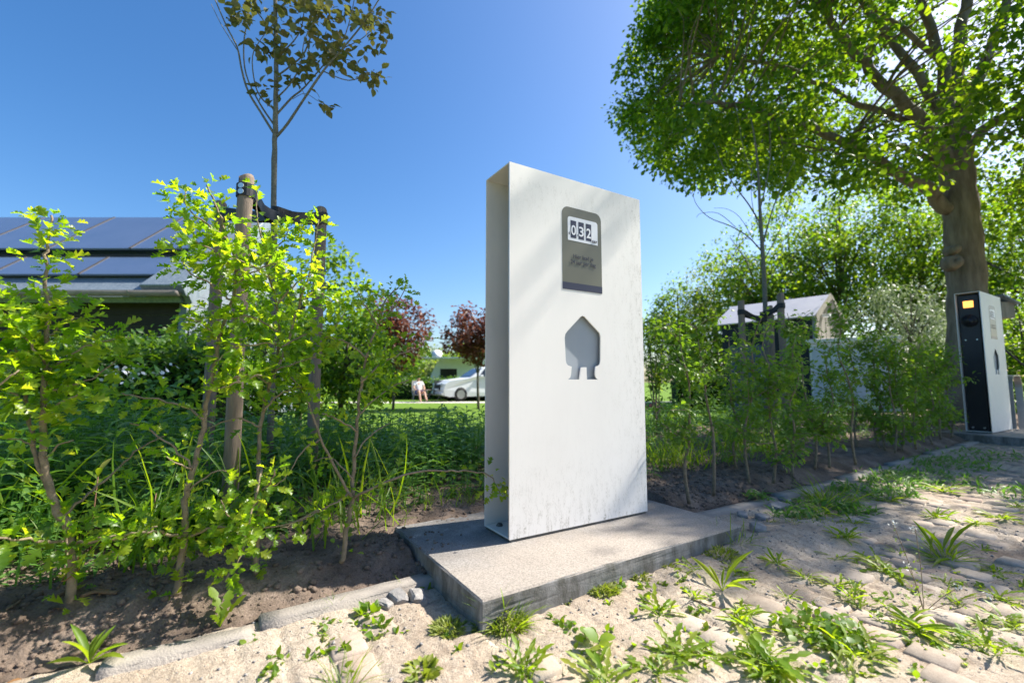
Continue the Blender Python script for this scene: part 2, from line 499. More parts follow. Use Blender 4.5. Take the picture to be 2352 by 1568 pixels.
def soil_h0(a, b):
    clod = np.maximum(0, fbm(a * 19, b * 19, 3, 31) + 0.05)
    return gz_arr(a, b) + 0.05 * fbm(a * 2.6, b * 2.6, 3, 21) * np.clip((b - 0.05) / 0.2, 0, 1) + 0.055 * clod * np.clip((b - 0.04) / 0.15, 0, 1) + 0.020 * fbm(a * 55, b * 55, 2, 33)
soil = sheet('soil_bed', axis(-6, 12, -2.2, 2.2, 0.0125, 0.05), axis(0.055, 3.5, 0.0, 1.15, 0.0125, 0.06), soil_h, M['soil'])
tag(soil, 'dark crumbly soil bed under the hawthorn row', 'soil', kind='structure')

# pavers: each a worn block, peeping out of the sand
def paver_mesh(s):
    r_ = random.Random(s)
    bm = bmesh.new()
    bmesh.ops.create_cube(bm, size=1.0)
    for v in bm.verts:
        v.co = Vector((v.co.x * PW, v.co.y * PL, v.co.z * 0.06)) + Vector((r_.uniform(-1, 1), r_.uniform(-1, 1), r_.uniform(-1, 1))) * 0.005
    bmesh.ops.bevel(bm, geom=list(bm.edges), offset=0.008, segments=1, affect='EDGES', profile=0.5)
    me = bpy.data.meshes.new('paver')
    bm.to_mesh(me); bm.free()
    me.polygons.foreach_set('use_smooth', [True] * len(me.polygons))
    me.materials.append(M['paver'])
    return me
pmesh = [paver_mesh(s) for s in range(5)]
RB = Matrix.Rotation(PHI, 4, 'Z')
cells = []
for i in range(-30, 90):
    for j in range(-40, 2):
        a = (i + 0.5) * (PW + JT)
        b = (j + 0.5 - 0.5 * (i % 2)) * (PL + JT)
        if b > -0.14 or b < -3.2:
            continue
        if -0.32 < a < 1.15 and b > -0.60:       # under the slab
            continue
        p = L(a, b)
        if p.y < 0.95 or abs(p.x) > 1.2 * p.y + 0.1:
            continue
        cells.append((p.length, a, b, p))
cells.sort(key=lambda c: c[0])
rest = MB()
for k, (d, a, b, p) in enumerate(cells):
    lift = 0.5 * float(0.030 * fbm(np.array([a * 2.3]), np.array([b * 2.3]), 3, 3)[0])
    z = gz(a, b) - 0.030 + lift + random.choice((-0.014, -0.010, -0.007, -0.004, -0.002, 0.001, 0.004, 0.007)) + random.uniform(-0.002, 0.002)
    mt = Matrix.Translation((p.x, p.y, z)) @ RB @ Euler((random.uniform(-0.03, 0.03), random.uniform(-0.06, 0.04), random.uniform(-0.12, 0.12))).to_matrix().to_4x4()
    me = pmesh[k % 5]
    if k < 300:
        link('paver', me, None, pav, mt)
    elif k < 2200:
        rest.add([mt @ v.co for v in me.vertices], [tuple(q.vertices) for q in me.polygons])
tag(rest.build('distant_pavers', M['paver'], pav, True), kind='stuff')

# kerb along the bed
kerb = empty('kerb', L(-1.0, 0.03, 0), PHI, 'worn concrete kerb between the soil bed and the paving', 'kerb')
kerb['kind'] = 'structure'
def kerb_stone(a0, a1, b0, z, tilt, yaw=0.0):
    bm = bmesh.new()
    bmesh.ops.create_cube(bm, size=1.0)
    for v in bm.verts:
        v.co = Vector((v.co.x * (a1 - a0 - 0.008), v.co.y * 0.085, v.co.z * 0.15))
    bmesh.ops.subdivide_edges(bm, edges=[e for e in bm.edges if abs((e.verts[0].co - e.verts[1].co).x) > 0.1], cuts=9)
    bmesh.ops.bevel(bm, geom=[e for e in bm.edges if e.calc_face_angle(0) > 1.0], offset=0.004, segments=2, affect='EDGES')
    for v in bm.verts:
        n_ = random.uniform(-0.0015, 0.0015)
        v.co += Vector((0, n_, n_))
    me = bpy.data.meshes.new('kerb_stone'); bm.to_mesh(me); bm.free()
    me.polygons.foreach_set('use_smooth', [True] * len(me.polygons))
    me.materials.append(M['kerb'])
    o = link('kerb_stone', me, None, kerb)
    o.matrix_local = Matrix.Translation(((a0 + a1) / 2 + 1.0, b0 - 0.03, z - 0.075)) @ Euler((0, tilt, yaw)).to_matrix().to_4x4()
kerb_stone(-0.92, -0.24, 0.030, 0.027, -0.01, 0.03)
kerb_stone(-1.30, -0.93, -0.010, 0.014, 0.01, -0.03)
kerb_stone(-1.95, -1.31, -0.02, 0.004, 0.02, 0.02)
kerb_stone(-2.9, -1.96, -0.02, 0.01, 0.0)
kerb_stone(1.16, 2.1, 0.03, 0.016, 0.01)
for q in range(8):
    kerb_stone(2.1 + q * 0.9, 3.0 + q * 0.9, 0.03, 0.02 + gz(2.5 + q * 0.9, 0), 0.0)

# ------------------------------------------------------------------ slab under the pillar
def slab_block(name, la, lb, th, seed):
    bm = bmesh.new()
    bmesh.ops.create_cube(bm, size=1.0)
    for v in bm.verts:
        v.co = Vector((v.co.x * la, v.co.y * lb, v.co.z * th))
    bmesh.ops.bevel(bm, geom=list(bm.edges), offset=0.006, segments=1, affect='EDGES')
    bmesh.ops.triangulate(bm, faces=bm.faces)
    bmesh.ops.subdivide_edges(bm, edges=[e for e in bm.edges if e.calc_length() > 0.08], cuts=12, use_grid_fill=True)
    bmesh.ops.triangulate(bm, faces=bm.faces)
    cs = np.array([v.co[:] for v in bm.verts])
    nz = fbm(cs[:, 0] * 40 + seed, cs[:, 1] * 40 + cs[:, 2] * 60, 3, 41)
    for v, n_ in zip(bm.verts, nz):
        edge = min(la / 2 - abs(v.co.x), lb / 2 - abs(v.co.y))
        k = 0.006 if edge < 0.012 else 0.001
        v.co -= Vector((math.copysign(max(0, n_) * k * 1.5, v.co.x), math.copysign(max(0, n_) * k * 1.5, v.co.y), max(0, n_) * k if v.co.z > 0 else 0))
    me = bpy.data.meshes.new(name); bm.to_mesh(me); bm.free()
    me.materials.append(M['concrete'])
    return me
SLZ = 0.10
slab = link('concrete_slab', slab_block('concrete_slab', 1.40, 0.86, 0.12, 3), None)
slab.location = L(0.415, -0.05, SLZ - 0.06)
slab.rotation_euler = (0, 0, R(31.0))
tag(slab, 'thick grey concrete slab carrying the large white pillar, moss along its front', 'slab')
# measured slab outline: near corner, left corner
_n, _l = on(1105, 1379, SLZ), on(897, 1206, SLZ)
_dir = (on(1708, 1205, SLZ) - _n).normalized()
_c = _n + _dir * 0.70 + Vector((-_dir.y, _dir.x, 0)) * 0.43
slab.location = (_c.x, _c.y, SLZ - 0.06)
slab.rotation_euler = (0, 0, math.atan2(_dir.y, _dir.x))

# ------------------------------------------------------------------ the charging pillars
def white_mat():
    m, nt, b = new_mat('white_powder_coat')
    v = coords(nt)
    sx = N(nt, 'ShaderNodeSeparateXYZ'); nt.links.new(v, sx.inputs[0])
    x, z = sx.outputs[0], sx.outputs[2]
    st = noise(nt, 1.0, 6, 0.75, coords(nt, 'Object', (42, 42, 13)))
    st2 = noise(nt, 1.0, 5, 0.8, coords(nt, 'Object', (170, 170, 80)))
    bottom = ramp(nt, z, [(0.03, (1, 1, 1)), (0.13, (0.55, 0.55, 0.55)), (0.34, (0.10, 0.10, 0.10)), (0.6, (0.02, 0.02, 0.02))])
    right = ramp(nt, x, [(0.5, (0.02, 0.02, 0.02)), (0.70, (0.25, 0.25, 0.25)), (0.80, (0.75, 0.75, 0.75))])
    zt = math_n(nt, 'DIVIDE', z, 1.67)
    top = ramp(nt, zt, [(0.80, (0, 0, 0)), (0.955, (0.45, 0.45, 0.45)), (0.975, (0.0, 0.0, 0.0))])
    k = math_n(nt, 'MAXIMUM', math_n(nt, 'MAXIMUM', bottom, top), right)
    s = ramp(nt, st, [(0.47, (0, 0, 0)), (0.74, (1, 1, 1))])
    s2 = ramp(nt, st2, [(0.44, (0, 0, 0)), (0.66, (1, 1, 1))])
    d = math_n(nt, 'MULTIPLY', math_n(nt, 'MULTIPLY', s, s2), k, True)
    d = math_n(nt, 'MULTIPLY', d, 1.7, True)
    fleck = ramp(nt, noise(nt, 190, 3, 0.8, v), [(0.66, (0, 0, 0)), (0.74, (0.5, 0.5, 0.5))])
    d = math_n(nt, 'MAXIMUM', d, math_n(nt, 'MULTIPLY', fleck, math_n(nt, 'ADD', k, 0.1)), True)
    base = ramp(nt, noise(nt, 2.5, 4, 0.6, coords(nt, 'Object', (1, 1, 0.4))), [(0.3, (0.79, 0.755, 0.705)), (0.7, (0.85, 0.815, 0.765))])
    c = mixc(nt, d, base, (0.17, 0.14, 0.07))
    nt.links.new(c, b.inputs['Base Color'])
    b.inputs['Roughness'].default_value = 0.5
    b.inputs['Specular IOR Level'].default_value = 0.35
    bump(nt, b, noise(nt, 500, 2, 0.5, v), 0.05, 0.001)
    return m
M['white'] = white_mat()
M['shaded_white'] = plain('shaded_white_inside', (0.69, 0.67, 0.635), (0.60, 0.58, 0.545), 0.6, 5, sc=(1, 1, 0.4))  # greyer white paints the shade on the pillar's inner plates
M['inner'] = plain('grey_inner_panel', (0.36, 0.39, 0.42), (0.32, 0.35, 0.385), 0.5, 3)
M['olive'] = plain('olive_sticker', (0.155, 0.15, 0.105), (0.14, 0.135, 0.095), 0.35, 3)
M['stick_white'] = plain('white_sticker', (0.8, 0.8, 0.82), (0.76, 0.76, 0.78), 0.35, 3)
M['navy'] = plain('navy_print', (0.03, 0.03, 0.055), (0.035, 0.035, 0.06), 0.35, 3)
M['black_panel'] = plain('black_panel', (0.012, 0.013, 0.018), (0.02, 0.02, 0.026), 0.4, 5)
M['base_metal'] = plain('dirty_base_metal', (0.18, 0.18, 0.17), (0.09, 0.08, 0.065), 0.6, 20, metal=0.4)
M['galv'] = plain('galvanised_steel', (0.42, 0.43, 0.44), (0.33, 0.34, 0.36), 0.42, 14, metal=0.75)
def glow(name, c, s):
    m, nt, b = new_mat(name)
    b.inputs['Base Color'].default_value = (*c, 1)
    b.inputs['Emission Color'].default_value = (*c, 1)
    b.inputs['Emission Strength'].default_value = s
    return m
M['amber'] = glow('amber_lamp', (1.0, 0.42, 0.08), 1.1)

PWID, PHGT, PDEP, TH = 0.835, 1.67, 0.225, 0.007
def face_xy(u, v):
    """pixel on the pillar's front face -> (along the face, height over the slab)"""
    p = row(u, v, 0.0)
    return ab(p)[0], p.z - SLZ
def poly_mesh(name, outer, holes=(), depth=0.002):
    """flat plate in local XZ with holes, its back at y=+depth, front at y=0"""
    cu = bpy.data.curves.new(name, 'CURVE')
    cu.dimensions = '2D'
    cu.fill_mode = 'BOTH'
    cu.extrude = depth / 2
    for ring in (outer, *holes):
        sp = cu.splines.new('POLY')
        sp.points.add(len(ring) - 1)
        for q, (x, z) in zip(sp.points, ring):
            q.co = (x, z, 0, 1)
        sp.use_cyclic_u = True
    o = bpy.data.objects.new(name, cu)
    col.objects.link(o)
    bpy.context.view_layer.update()
    me = bpy.data.meshes.new_from_object(o.evaluated_get(bpy.context.evaluated_depsgraph_get()))
    bpy.data.objects.remove(o); bpy.data.curves.remove(cu)
    me.name = name
    me.transform(Matrix.Translation((0, depth / 2, 0)) @ Matrix.Rotation(R(90), 4, 'X'))
    me.materials.clear()
    return me
def text_mesh(body, size, bold=0.0, align='LEFT', space=1.0, depth=0.0006, sx=1.0):
    cu = bpy.data.curves.new('text', 'FONT')
    cu.body, cu.size, cu.offset, cu.align_x, cu.space_character = body, size, bold, align, space
    cu.extrude = depth / 2
    cu.space_line = 0.78
    o = bpy.data.objects.new('text', cu)
    col.objects.link(o)
    bpy.context.view_layer.update()
    me = bpy.data.meshes.new_from_object(o.evaluated_get(bpy.context.evaluated_depsgraph_get()))
    bpy.data.objects.remove(o); bpy.data.curves.remove(cu)
    me.transform(Matrix.Rotation(R(90), 4, 'X') @ Matrix.Diagonal((sx, 1, 1, 1)))
    me.materials.clear()
    return me
def bbox_fit(me, x0, x1, z0, z1):
    co = np.empty(len(me.vertices) * 3, np.float32); me.vertices.foreach_get('co', co); co = co.reshape(-1, 3)
    lo, hi = co.min(0), co.max(0)
    co[:, 0] = x0 + (co[:, 0] - lo[0]) / (hi[0] - lo[0]) * (x1 - x0)
    co[:, 2] = z0 + (co[:, 2] - lo[2]) / (hi[2] - lo[2]) * (z1 - z0)
    me.vertices.foreach_set('co', co.ravel()); me.update()
    return me
def rrect(x0, x1, z0, z1, rt=0.0, rb=0.0, n=6):
    pts = []
    for cx, cz, r, a0 in ((x1 - rt, z1 - rt, rt, 0), (x0 + rt, z1 - rt, rt, 90), (x0 + rb, z0 + rb, rb, 180), (x1 - rb, z0 + rb, rb, 270)):
        if r == 0:
            pts.append((cx, cz))
        else:
            pts += [(cx + r * math.cos(R(a0 + 90 * k / n)), cz + r * math.sin(R(a0 + 90 * k / n))) for k in range(n + 1)]
    return pts
# the cut-out and the sticker, measured on the front face
def C1(x, y):
    return face_xy((1180 + 0.3953 * x) / 1.0884, (380 + 0.3953 * y) / 1.0884)
cut_px = [(688, 1040), (700, 1035), (712, 1040), (795, 1130), (808, 1145), (813, 1168), (812, 1320), (808, 1340), (800, 1350), (780, 1356),
          (779, 1405), (784, 1425), (795, 1437), (727, 1437), (724, 1360), (691, 1360), (680, 1437), (607, 1437), (622, 1424), (627, 1405), (631, 1356),
          (607, 1348), (597, 1335), (593, 1315), (586, 1175), (590, 1150), (602, 1133)]
CUT = [C1(*q) for q in cut_px]
SX0, SX1 = C1(570, 600)[0], C1(819, 700)[0]
SZ1 = 0.5 * (C1(690, 368)[1] + C1(700, 368)[1])
SZ0 = C1(698, 880)[1]
def pillar(loc, rz, label, panel_at_left, sub):
    t = empty('charging_pillar', loc, rz, label, 'charging pillar', 'white charging pillars in the planted row')
    z0 = 0.012
    fp = link('front_plate', poly_mesh('front_plate', rrect(0, PWID, z0, PHGT), [CUT_Z], TH), M['white'], t)
    MB().box((0.0, TH + 0.0005, PHGT - TH), (PWID, PDEP - TH - 0.0005, PHGT)).build('top_plate', M['shaded_white'], t, bevel=0.0015)
    MB().box((0.0, PDEP - TH, z0), (PWID, PDEP, PHGT)).build('back_plate', M['shaded_white'], t, bevel=0.0015)
    MB().box((0.0, TH + 0.0005, z0), (PWID, PDEP - TH - 0.0005, z0 + TH)).build('base_plate', M['shaded_white'], t, bevel=0.0015)
    MB().box((0.006, 0.006, 0.0), (PWID - 0.006, PDEP - 0.006, z0 - 0.0005)).build('base_shim', M['base_metal'], t)
    ip = MB().box((SX0 - 0.12, TH + 0.016, CUT_LO - 0.1), (SX1 + 0.12, TH + 0.019, CUT_HI + 0.1)).build('inner_panel', M['inner'], t)
    for (bx, by) in ((0.05, 0.06), (0.05, 0.17)):
        MB().tube([(bx, by, z0 + TH), (bx, by, z0 + TH + 0.004), (bx, by, z0 + TH + 0.012)], [0.016, 0.016, 0.010], 6).build('bolt', M['base_metal'], t)
    # module with lamp and socket
    xm = 0.045 if panel_at_left else 0.42
    xe = 0.30 if panel_at_left else 0.80
    mod = MB().box((xm, TH + 0.022, z0 + TH + 0.001), (xe, PDEP - TH - 0.012, PHGT - 0.03)).build('charger_module', M['black_panel'], t, bevel=0.004)
    s = -1 if panel_at_left else 1
    xf = xm if panel_at_left else xe
    ym = PDEP / 2 + 0.004
    MB().box((xf + s * 0.010 if s < 0 else xf + 0.0005, ym - 0.045, 1.49), (xf - 0.0005 if s < 0 else xf + 0.010, ym + 0.045, 1.57)).build('status_lamp', M['amber'], mod, bevel=0.004)
    ring = MB().tube([(xf + s * 0.001, ym, 1.33), (xf + s * 0.028, ym, 1.33), (xf + s * 0.030, ym, 1.33), (xf + s * 0.012, ym, 1.33)], [0.075, 0.072, 0.052, 0.046], 24).build('socket_ring', M['black_panel'], mod, True)
    for dy, dz in ((-0.016, 0.012), (0.016, 0.012), (0, 0.024), (-0.01, -0.02), (0.012, -0.02)):
        MB().tube([(xf + s * 0.012, ym + dy, 1.33 + dz), (xf + s * 0.016, ym + dy, 1.33 + dz)], 0.006, 8).build('socket_contact', M['galv'], mod)
    for dy in (-0.05, 0.05):
        MB().tube([(xf + s * 0.0005, ym + dy, 1.1), (xf + s * 0.006, ym + dy, 1.1)], 0.008, 8).build('screw', M['screw'], mod)
        MB().tube([(xf + s * 0.0005, ym + dy, 0.06), (xf + s * 0.03, ym + dy, 0.06)], 0.010, 8).build('screw', M['galv'], mod)
    # price sticker
    Wd, Hd = SX1 - SX0, SZ1 - SZ0
    st = link('price_sticker', poly_mesh('price_sticker', rrect(SX0, SX1, SZ0, SZ1, 0.15 * Wd), (), 0.0008), M['olive'], t)
    st.location = (0, -0.001, 0)
    def S(fx, fz):
        return SX0 + fx * Wd, SZ1 - fz * Hd
    def plate(name, x0, x1, za, zb, mt, y, rt=0.0):
        (ax_, az_), (bx_, bz_) = S(x0, zb), S(x1, za)
        o = link(name, poly_mesh(name, rrect(ax_, bx_, az_, bz_, rt), (), 0.0006), mt, st)
        o.location = (0, y, 0)
        return o
    plate('lower_band', 0.0, 1.0, 0.915, 1.0, M['navy'], -0.0008)
    plate('meter_window', 0.135, 0.90, 0.115, 0.405, M['stick_white'], -0.0008, 0.06 * Wd)
    for x0 in (0.205, 0.40, 0.59):
        plate('digit_bar', x0, x0 + 0.14, 0.160, 0.372, M['navy'], -0.0016)
    def txt(name, body, x0, x1, za, zb, mt, y=-0.0024, bold=0.0):
        (ax_, az_), (bx_, bz_) = S(x0, zb), S(x1, za)
        o = link(name, bbox_fit(text_mesh(body, 0.1, bold), ax_, bx_, az_, bz_), mt, st)
        o.location = (0, y, 0)
    for ch, x0 in (('0', 0.212), ('3', 0.407), ('2', 0.597)):
        txt('digit', ch, x0 + 0.004, x0 + 0.122, 0.216, 0.337, M['stick_white'], bold=0.0018)
    txt('euro_sign', '\u20ac', 0.152, 0.184, 0.308, 0.338, M['navy'], bold=0.002)
    txt('comma', ',', 0.362, 0.380, 0.322, 0.347, M['navy'], bold=0.003)
    txt('unit_text', 'KWH*', 0.745, 0.875, 0.350, 0.386, M['navy'], bold=0.002)
    txt('slogan_line', 'Hier laad je', 0.262, 0.77, 0.567, 0.632, M['navy'], bold=0.0003)
    txt('slogan_line', '24 uur per dag', 0.197, 0.83, 0.636, 0.702, M['navy'], bold=0.0003)
    return t
CUT_Z = CUT
CUT_LO, CUT_HI = min(q[1] for q in CUT), max(q[1] for q in CUT)
p1 = pillar(L(0, 0, SLZ), PHI, 'large white metal pillar with an empty open end, beside the open hawthorn', False, None)
# ------------------------------------------------------------------ second pillar, its slab, hoops, cable
P2 = ground_at(2280, 996)
P2 = on(2280, 996, 0.18)
a2, b2 = ab(P2)
slab2 = link('concrete_slab', slab_block('concrete_slab', 1.3, 0.8, 0.12, 9), None)
slab2.location = L(a2 + 0.40, b2 + 0.1, 0.18 - 0.06); slab2.rotation_euler = (0, 0, PHI)
tag(slab2, 'grey concrete slab carrying the white pillar with the lit amber lamp', 'slab')
p2 = pillar(L(a2, b2, 0.18), PHI, 'white metal pillar with black socket panel and lit amber lamp below the oak', True, None)
def hoop(p, q, h, label):
    """a flat-bar U hoop between two feet"""
    d = (q - p)
    pts = [p - Vector((0, 0, 0.05))]
    r = 0.16
    e = d.normalized()
    pts.append(p + Vector((0, 0, h - r)))
    for k in range(1, 7):
        t = R(90 * k / 6)
        pts.append(p + e * (r - r * math.cos(t)) + Vector((0, 0, h - r + r * math.sin(t))))
    for k in range(0, 7):
        t = R(90 * k / 6)
        pts.append(q - e * (r - r * math.sin(t)) + Vector((0, 0, h - r + r * math.cos(t))))
    pts.append(q - Vector((0, 0, 0.05)))
    side = e.cross(Vector((0, 0, 1)))
    o = MB().strip([x - p for x in pts], side, 0.07, 0.012).build('steel_hoop', M['galv'])
    o.location = p
    tag(o, label, 'hoop')
h0 = on(2288, 1003, 0.12); h1 = on(2349, 985, 0.12)
hoop(h0, h0 + (h1 - h0).normalized() * 0.62, 0.74, 'galvanised steel hoop guarding the amber-lamp pillar')
h2 = h0 + AX * 0.75
hoop(h2, h2 + (h1 - h0).normalized() * 0.62, 0.74, 'galvanised steel hoop just past the one guarding the amber-lamp pillar')
c0 = L(a2 + PWID, b2 + 0.05, 1.25)
pts = []
c1 = L(a2 + 2.6, b2 - 0.6, 0.62)
for k in range(13):
    t = k / 12
    p = c0.lerp(c1, t); p.z -= 0.22 * math.sin(math.pi * t)
    pts.append(p)
tag(MB().tube(pts, 0.011, 8).build('charging_cable', M['strap'], None, True), 'black charging cable hanging from the amber-lamp pillar', 'cable')

# ------------------------------------------------------------------ leaf shapes: axis +Y, face +Z, length 1
def leaf_shape(rows_, fold=0.25, curl=0.25, wave=0.0):
    V, F = [], []
    for i, (y, w, dy) in enumerate(rows_):
        z = -curl * y * y
        V.append((0.0, y, z))
        s = wave * (1 if i % 2 else -1)
        V.append((-w, y + dy, z + fold * w + s)); V.append((w, y + dy, z + fold * w - s))
    for i in range(len(rows_) - 1):
        a, b = i * 3, i * 3 + 3
        F.append((a, b, b + 1, a + 1)); F.append((a, a + 2, b + 2, b))
    return np.array(V), np.array(F)
SH = {}
SH['haw'] = leaf_shape([(0, 0.006, 0), (0.22, 0.012, 0), (0.34, 0.15, 0.02), (0.44, 0.38, 0.10), (0.50, 0.30, 0.14), (0.56, 0.08, 0.0), (0.64, 0.38, 0.13), (0.72, 0.28, 0.17), (0.77, 0.09, 0.02), (0.88, 0.22, 0.08), (0.95, 0.10, 0.06), (1.0, 0.01, 0.0)], 0.35, 0.35)
SH['haw2'] = leaf_shape([(0, 0.006, 0), (0.25, 0.012, 0), (0.36, 0.13, 0.03), (0.48, 0.42, 0.14), (0.56, 0.09, 0.03), (0.68, 0.40, 0.18), (0.78, 0.10, 0.05), (0.9, 0.20, 0.1), (1.0, 0.02, 0.0)], 0.15, 0.55)
SH['haw3'] = leaf_shape([(0, 0.006, 0), (0.15, 0.012, 0), (0.3, 0.16, 0.03), (0.46, 0.30, 0.14), (0.55, 0.08, 0.03), (0.70, 0.33, 0.16), (0.8, 0.09, 0.05), (0.92, 0.14, 0.07), (1.0, 0.02, 0.0)], 0.55, 0.1)
SH['simple'] = leaf_shape([(0, 0.01, 0), (0.12, 0.02, 0), (0.35, 0.24, 0), (0.6, 0.27, 0), (0.82, 0.16, 0), (1.0, 0.01, 0)], 0.25, 0.3)
SH['oak'] = leaf_shape([(0, 0.03, 0), (0.42, 0.27, 0.03), (0.76, 0.34, 0.0), (1.0, 0.05, 0)], 0.3, 0.3)
SH['quad'] = leaf_shape([(0, 0.06, 0), (0.5, 0.36, 0), (1.0, 0.05, 0)], 0.3, 0.3)
SH['lance'] = leaf_shape([(0, 0.02, 0), (0.3, 0.12, 0), (0.6, 0.11, 0), (1.0, 0.01, 0)], 0.4, 0.5)
SH['blade'] = leaf_shape([(0, 0.012, 0), (0.3, 0.015, 0), (0.6, 0.012, 0), (0.85, 0.008, 0), (1.0, 0.001, 0)], 0.5, 0.5)
SH['dandelion'] = leaf_shape([(0, 0.02, 0), (0.15, 0.04, 0), (0.28, 0.10, -0.03), (0.33, 0.04, 0), (0.45, 0.14, -0.05), (0.5, 0.05, 0), (0.64, 0.18, -0.06), (0.70, 0.08, 0), (0.82, 0.17, -0.04), (0.92, 0.10, 0), (1.0, 0.01, 0)], 0.3, 0.45)
SH['plantain'] = leaf_shape([(0, 0.02, 0), (0.15, 0.03, 0), (0.4, 0.13, 0), (0.65, 0.15, 0), (0.85, 0.10, 0), (1.0, 0.01, 0)], 0.45, 0.35)
SH['round'] = leaf_shape([(0, 0.012, 0), (0.35, 0.015, 0), (0.5, 0.20, 0), (0.7, 0.30, 0), (0.88, 0.22, 0), (1.0, 0.03, 0)], 0.15, 0.3)
SH['dock'] = leaf_shape([(0, 0.02, 0), (0.08, 0.02, 0), (0.16, 0.14, -0.02), (0.3, 0.20, 0), (0.42, 0.205, 0), (0.56, 0.20, 0), (0.7, 0.165, 0), (0.84, 0.10, 0), (1.0, 0.01, 0)], 0.25, 0.55, 0.012)
def shape_mesh(key, m, name='leaf', smooth=True):
    V, F = SH[key]
    me = bpy.data.meshes.new(name)
    me.from_pydata([tuple(v) for v in V], [], [tuple(f) for f in F])
    me.update()
    if smooth:
        me.polygons.foreach_set('use_smooth', [True] * len(me.polygons))
    me.materials.append(m)
    return me
def frame(d, n):
    """rotation whose Y is d and whose Z is as near n as can be"""
    y = Vector(d).normalized()
    z = Vector(n) - y * Vector(n).dot(y)
    z = z.normalized() if z.length > 1e-5 else y.orthogonal().normalized()
    x = y.cross(z)
    return Matrix((x, y, z)).transposed()
def frames(D, Nn):
    Y = D / np.linalg.norm(D, axis=1, keepdims=True)
    Z = Nn - Y * np.sum(Nn * Y, 1, keepdims=True)
    Z = Z / np.maximum(np.linalg.norm(Z, axis=1, keepdims=True), 1e-6)
    X = np.cross(Y, Z)
    return np.stack([X, Y, Z], 2)
def scatter(key, P, D, Nn, S):
    """one array mesh of many leaves"""
    V, F = SH[key]
    Rm = frames(D, Nn)
    n, k = len(P), len(V)
    W = np.einsum('nij,kj->nki', Rm, V) * S[:, None, None] + P[:, None, :]
    FF = (F[None] + (np.arange(n) * k)[:, None, None]).reshape(-1, 4)
    return W.reshape(-1, 3), FF, np.repeat(rng.random(n), k)
def foliage(name, key, P, D, Nn, S, m, parent=None, kind='stuff', rnd=None):
    V, F, r_ = scatter(key, P, D, Nn, S)
    if rnd is not None:
        r_ = np.repeat(np.clip(rnd, 0, 1), len(SH[key][0]))
    if parent is not None:
        V = V - np.array(parent.location)
    o = link(name, arrmesh(name, V, F, r_, True), m, parent)
    if kind: o['kind'] = kind
    return o
def unit(n):
    v = rng.normal(size=(n, 3))
    return v / np.linalg.norm(v, axis=1, keepdims=True)

# ------------------------------------------------------------------ oak
OB = at(2222, 900, 7.0)
OBX, OBY = OB.x, OB.y
oak = empty('oak_tree', (OBX, OBY, 0.05), 0, 'large old oak with heavy spreading limbs and a knotted trunk', 'tree')
def rel(pts, o):
    return [Vector(p) - o.location for p in pts]
limb_px = [   # pixel path, depth at start and end, radius at start and end
    ([(2226, 1000), (2224, 800), (2222, 690), (2217, 600), (2208, 500), (2200, 420), (2196, 350)], 7.0, 7.0, 0.27, 0.21),
    ([(2180, 480), (2120, 430), (2040, 385), (1960, 340), (1880, 300), (1800, 275), (1720, 250), (1640, 235), (1560, 240)], 7.0, 6.4, 0.14, 0.03),
    ([(2185, 400), (2130, 310), (2070, 235), (2000, 165), (1940, 90), (1880, 0), (1800, -120)], 7.0, 6.5, 0.16, 0.04),
    ([(2180, 390), (2090, 342), (2030, 335), (1970, 352), (1890, 345)], 7.1, 7.6, 0.07, 0.02),
    ([(2195, 360), (2178, 250), (2162, 150), (2120, 30), (2060, -150)], 7.0, 7.6, 0.17, 0.05),
    ([(2200, 360), (2215, 250), (2255, 150), (2300, 50), (2350, -150)], 7.0, 7.2, 0.16, 0.05),
    ([(2215, 350), (2280, 285), (2352, 245), (2480, 180), (2650, 120)], 7.0, 6.6, 0.11, 0.04),
    ([(2200, 350), (2195, 200), (2210, 60), (2240, -150), (2300, -400)], 7.1, 8.0, 0.18, 0.05),
    ([(2195, 300), (2100, 170), (2000, 30), (1850, -200), (1720, -330)], 7.1, 8.2, 0.12, 0.03),
    ([(2130, 300), (2010, 250), (1900, 200), (1780, 150), (1650, 130)], 7.0, 7.4, 0.08, 0.02),
    ([(2165, 150), (2040, 40), (1880, -60), (1700, -100)], 7.4, 8.0, 0.07, 0.02),
]
limbs = []
tb = MB()
for q, (px_, y0, y1, r0, r1) in enumerate(limb_px):
    k = len(px_) - 1
    pts = [at(u, v, y0 + (y1 - y0) * i / k) for i, (u, v) in enumerate(px_)]
    if q == 0:
        pts[0].z = 0.0
    pts = smooth_line(pts, 4)
    for i in range(1, len(pts) - 1):
        if q: pts[i] += Vector((random.uniform(-1, 1), random.uniform(-1, 1), random.uniform(-1, 1))) * 0.035
    r0 *= 0.8 if q else 1.0
    rr = [r0 + (r1 - r0) * (i / (len(pts) - 1)) ** 0.8 for i in range(len(pts))]
    if q == 0:
        rr[0] *= 1.5; rr[1] *= 1.25; rr[2] *= 1.1
        rr = [r * (1 + 0.05 * math.sin(i * 1.9)) for i, r in enumerate(rr)]
    tb.tube(rel(pts, oak), rr, 14 if q == 0 else 9)
    limbs += [(p, r) for i, (p, r) in enumerate(zip(pts, rr)) if q and i > 0.38 * len(pts)]
tb.build('trunk', M['bark_oak'], oak, True)
kn = at(2196, 600, 6.72)
kb = MB()
kb.tube([x - oak.location for x in (kn + Vector((0.05, 0.16, 0.0)), kn, kn + Vector((-0.02, -0.045, 0.0)), kn + Vector((-0.02, -0.02, 0))) ], [0.13, 0.10, 0.065, 0.035], 10)
kb.tube([x - oak.location for x in (kn + Vector((0.09, 0.2, 0.2)), kn + Vector((0.07, 0.03, 0.21)), kn + Vector((0.07, -0.01, 0.21)))], [0.09, 0.06, 0.03], 10)
kb.build('knot', M['bark_oak'], oak, True)

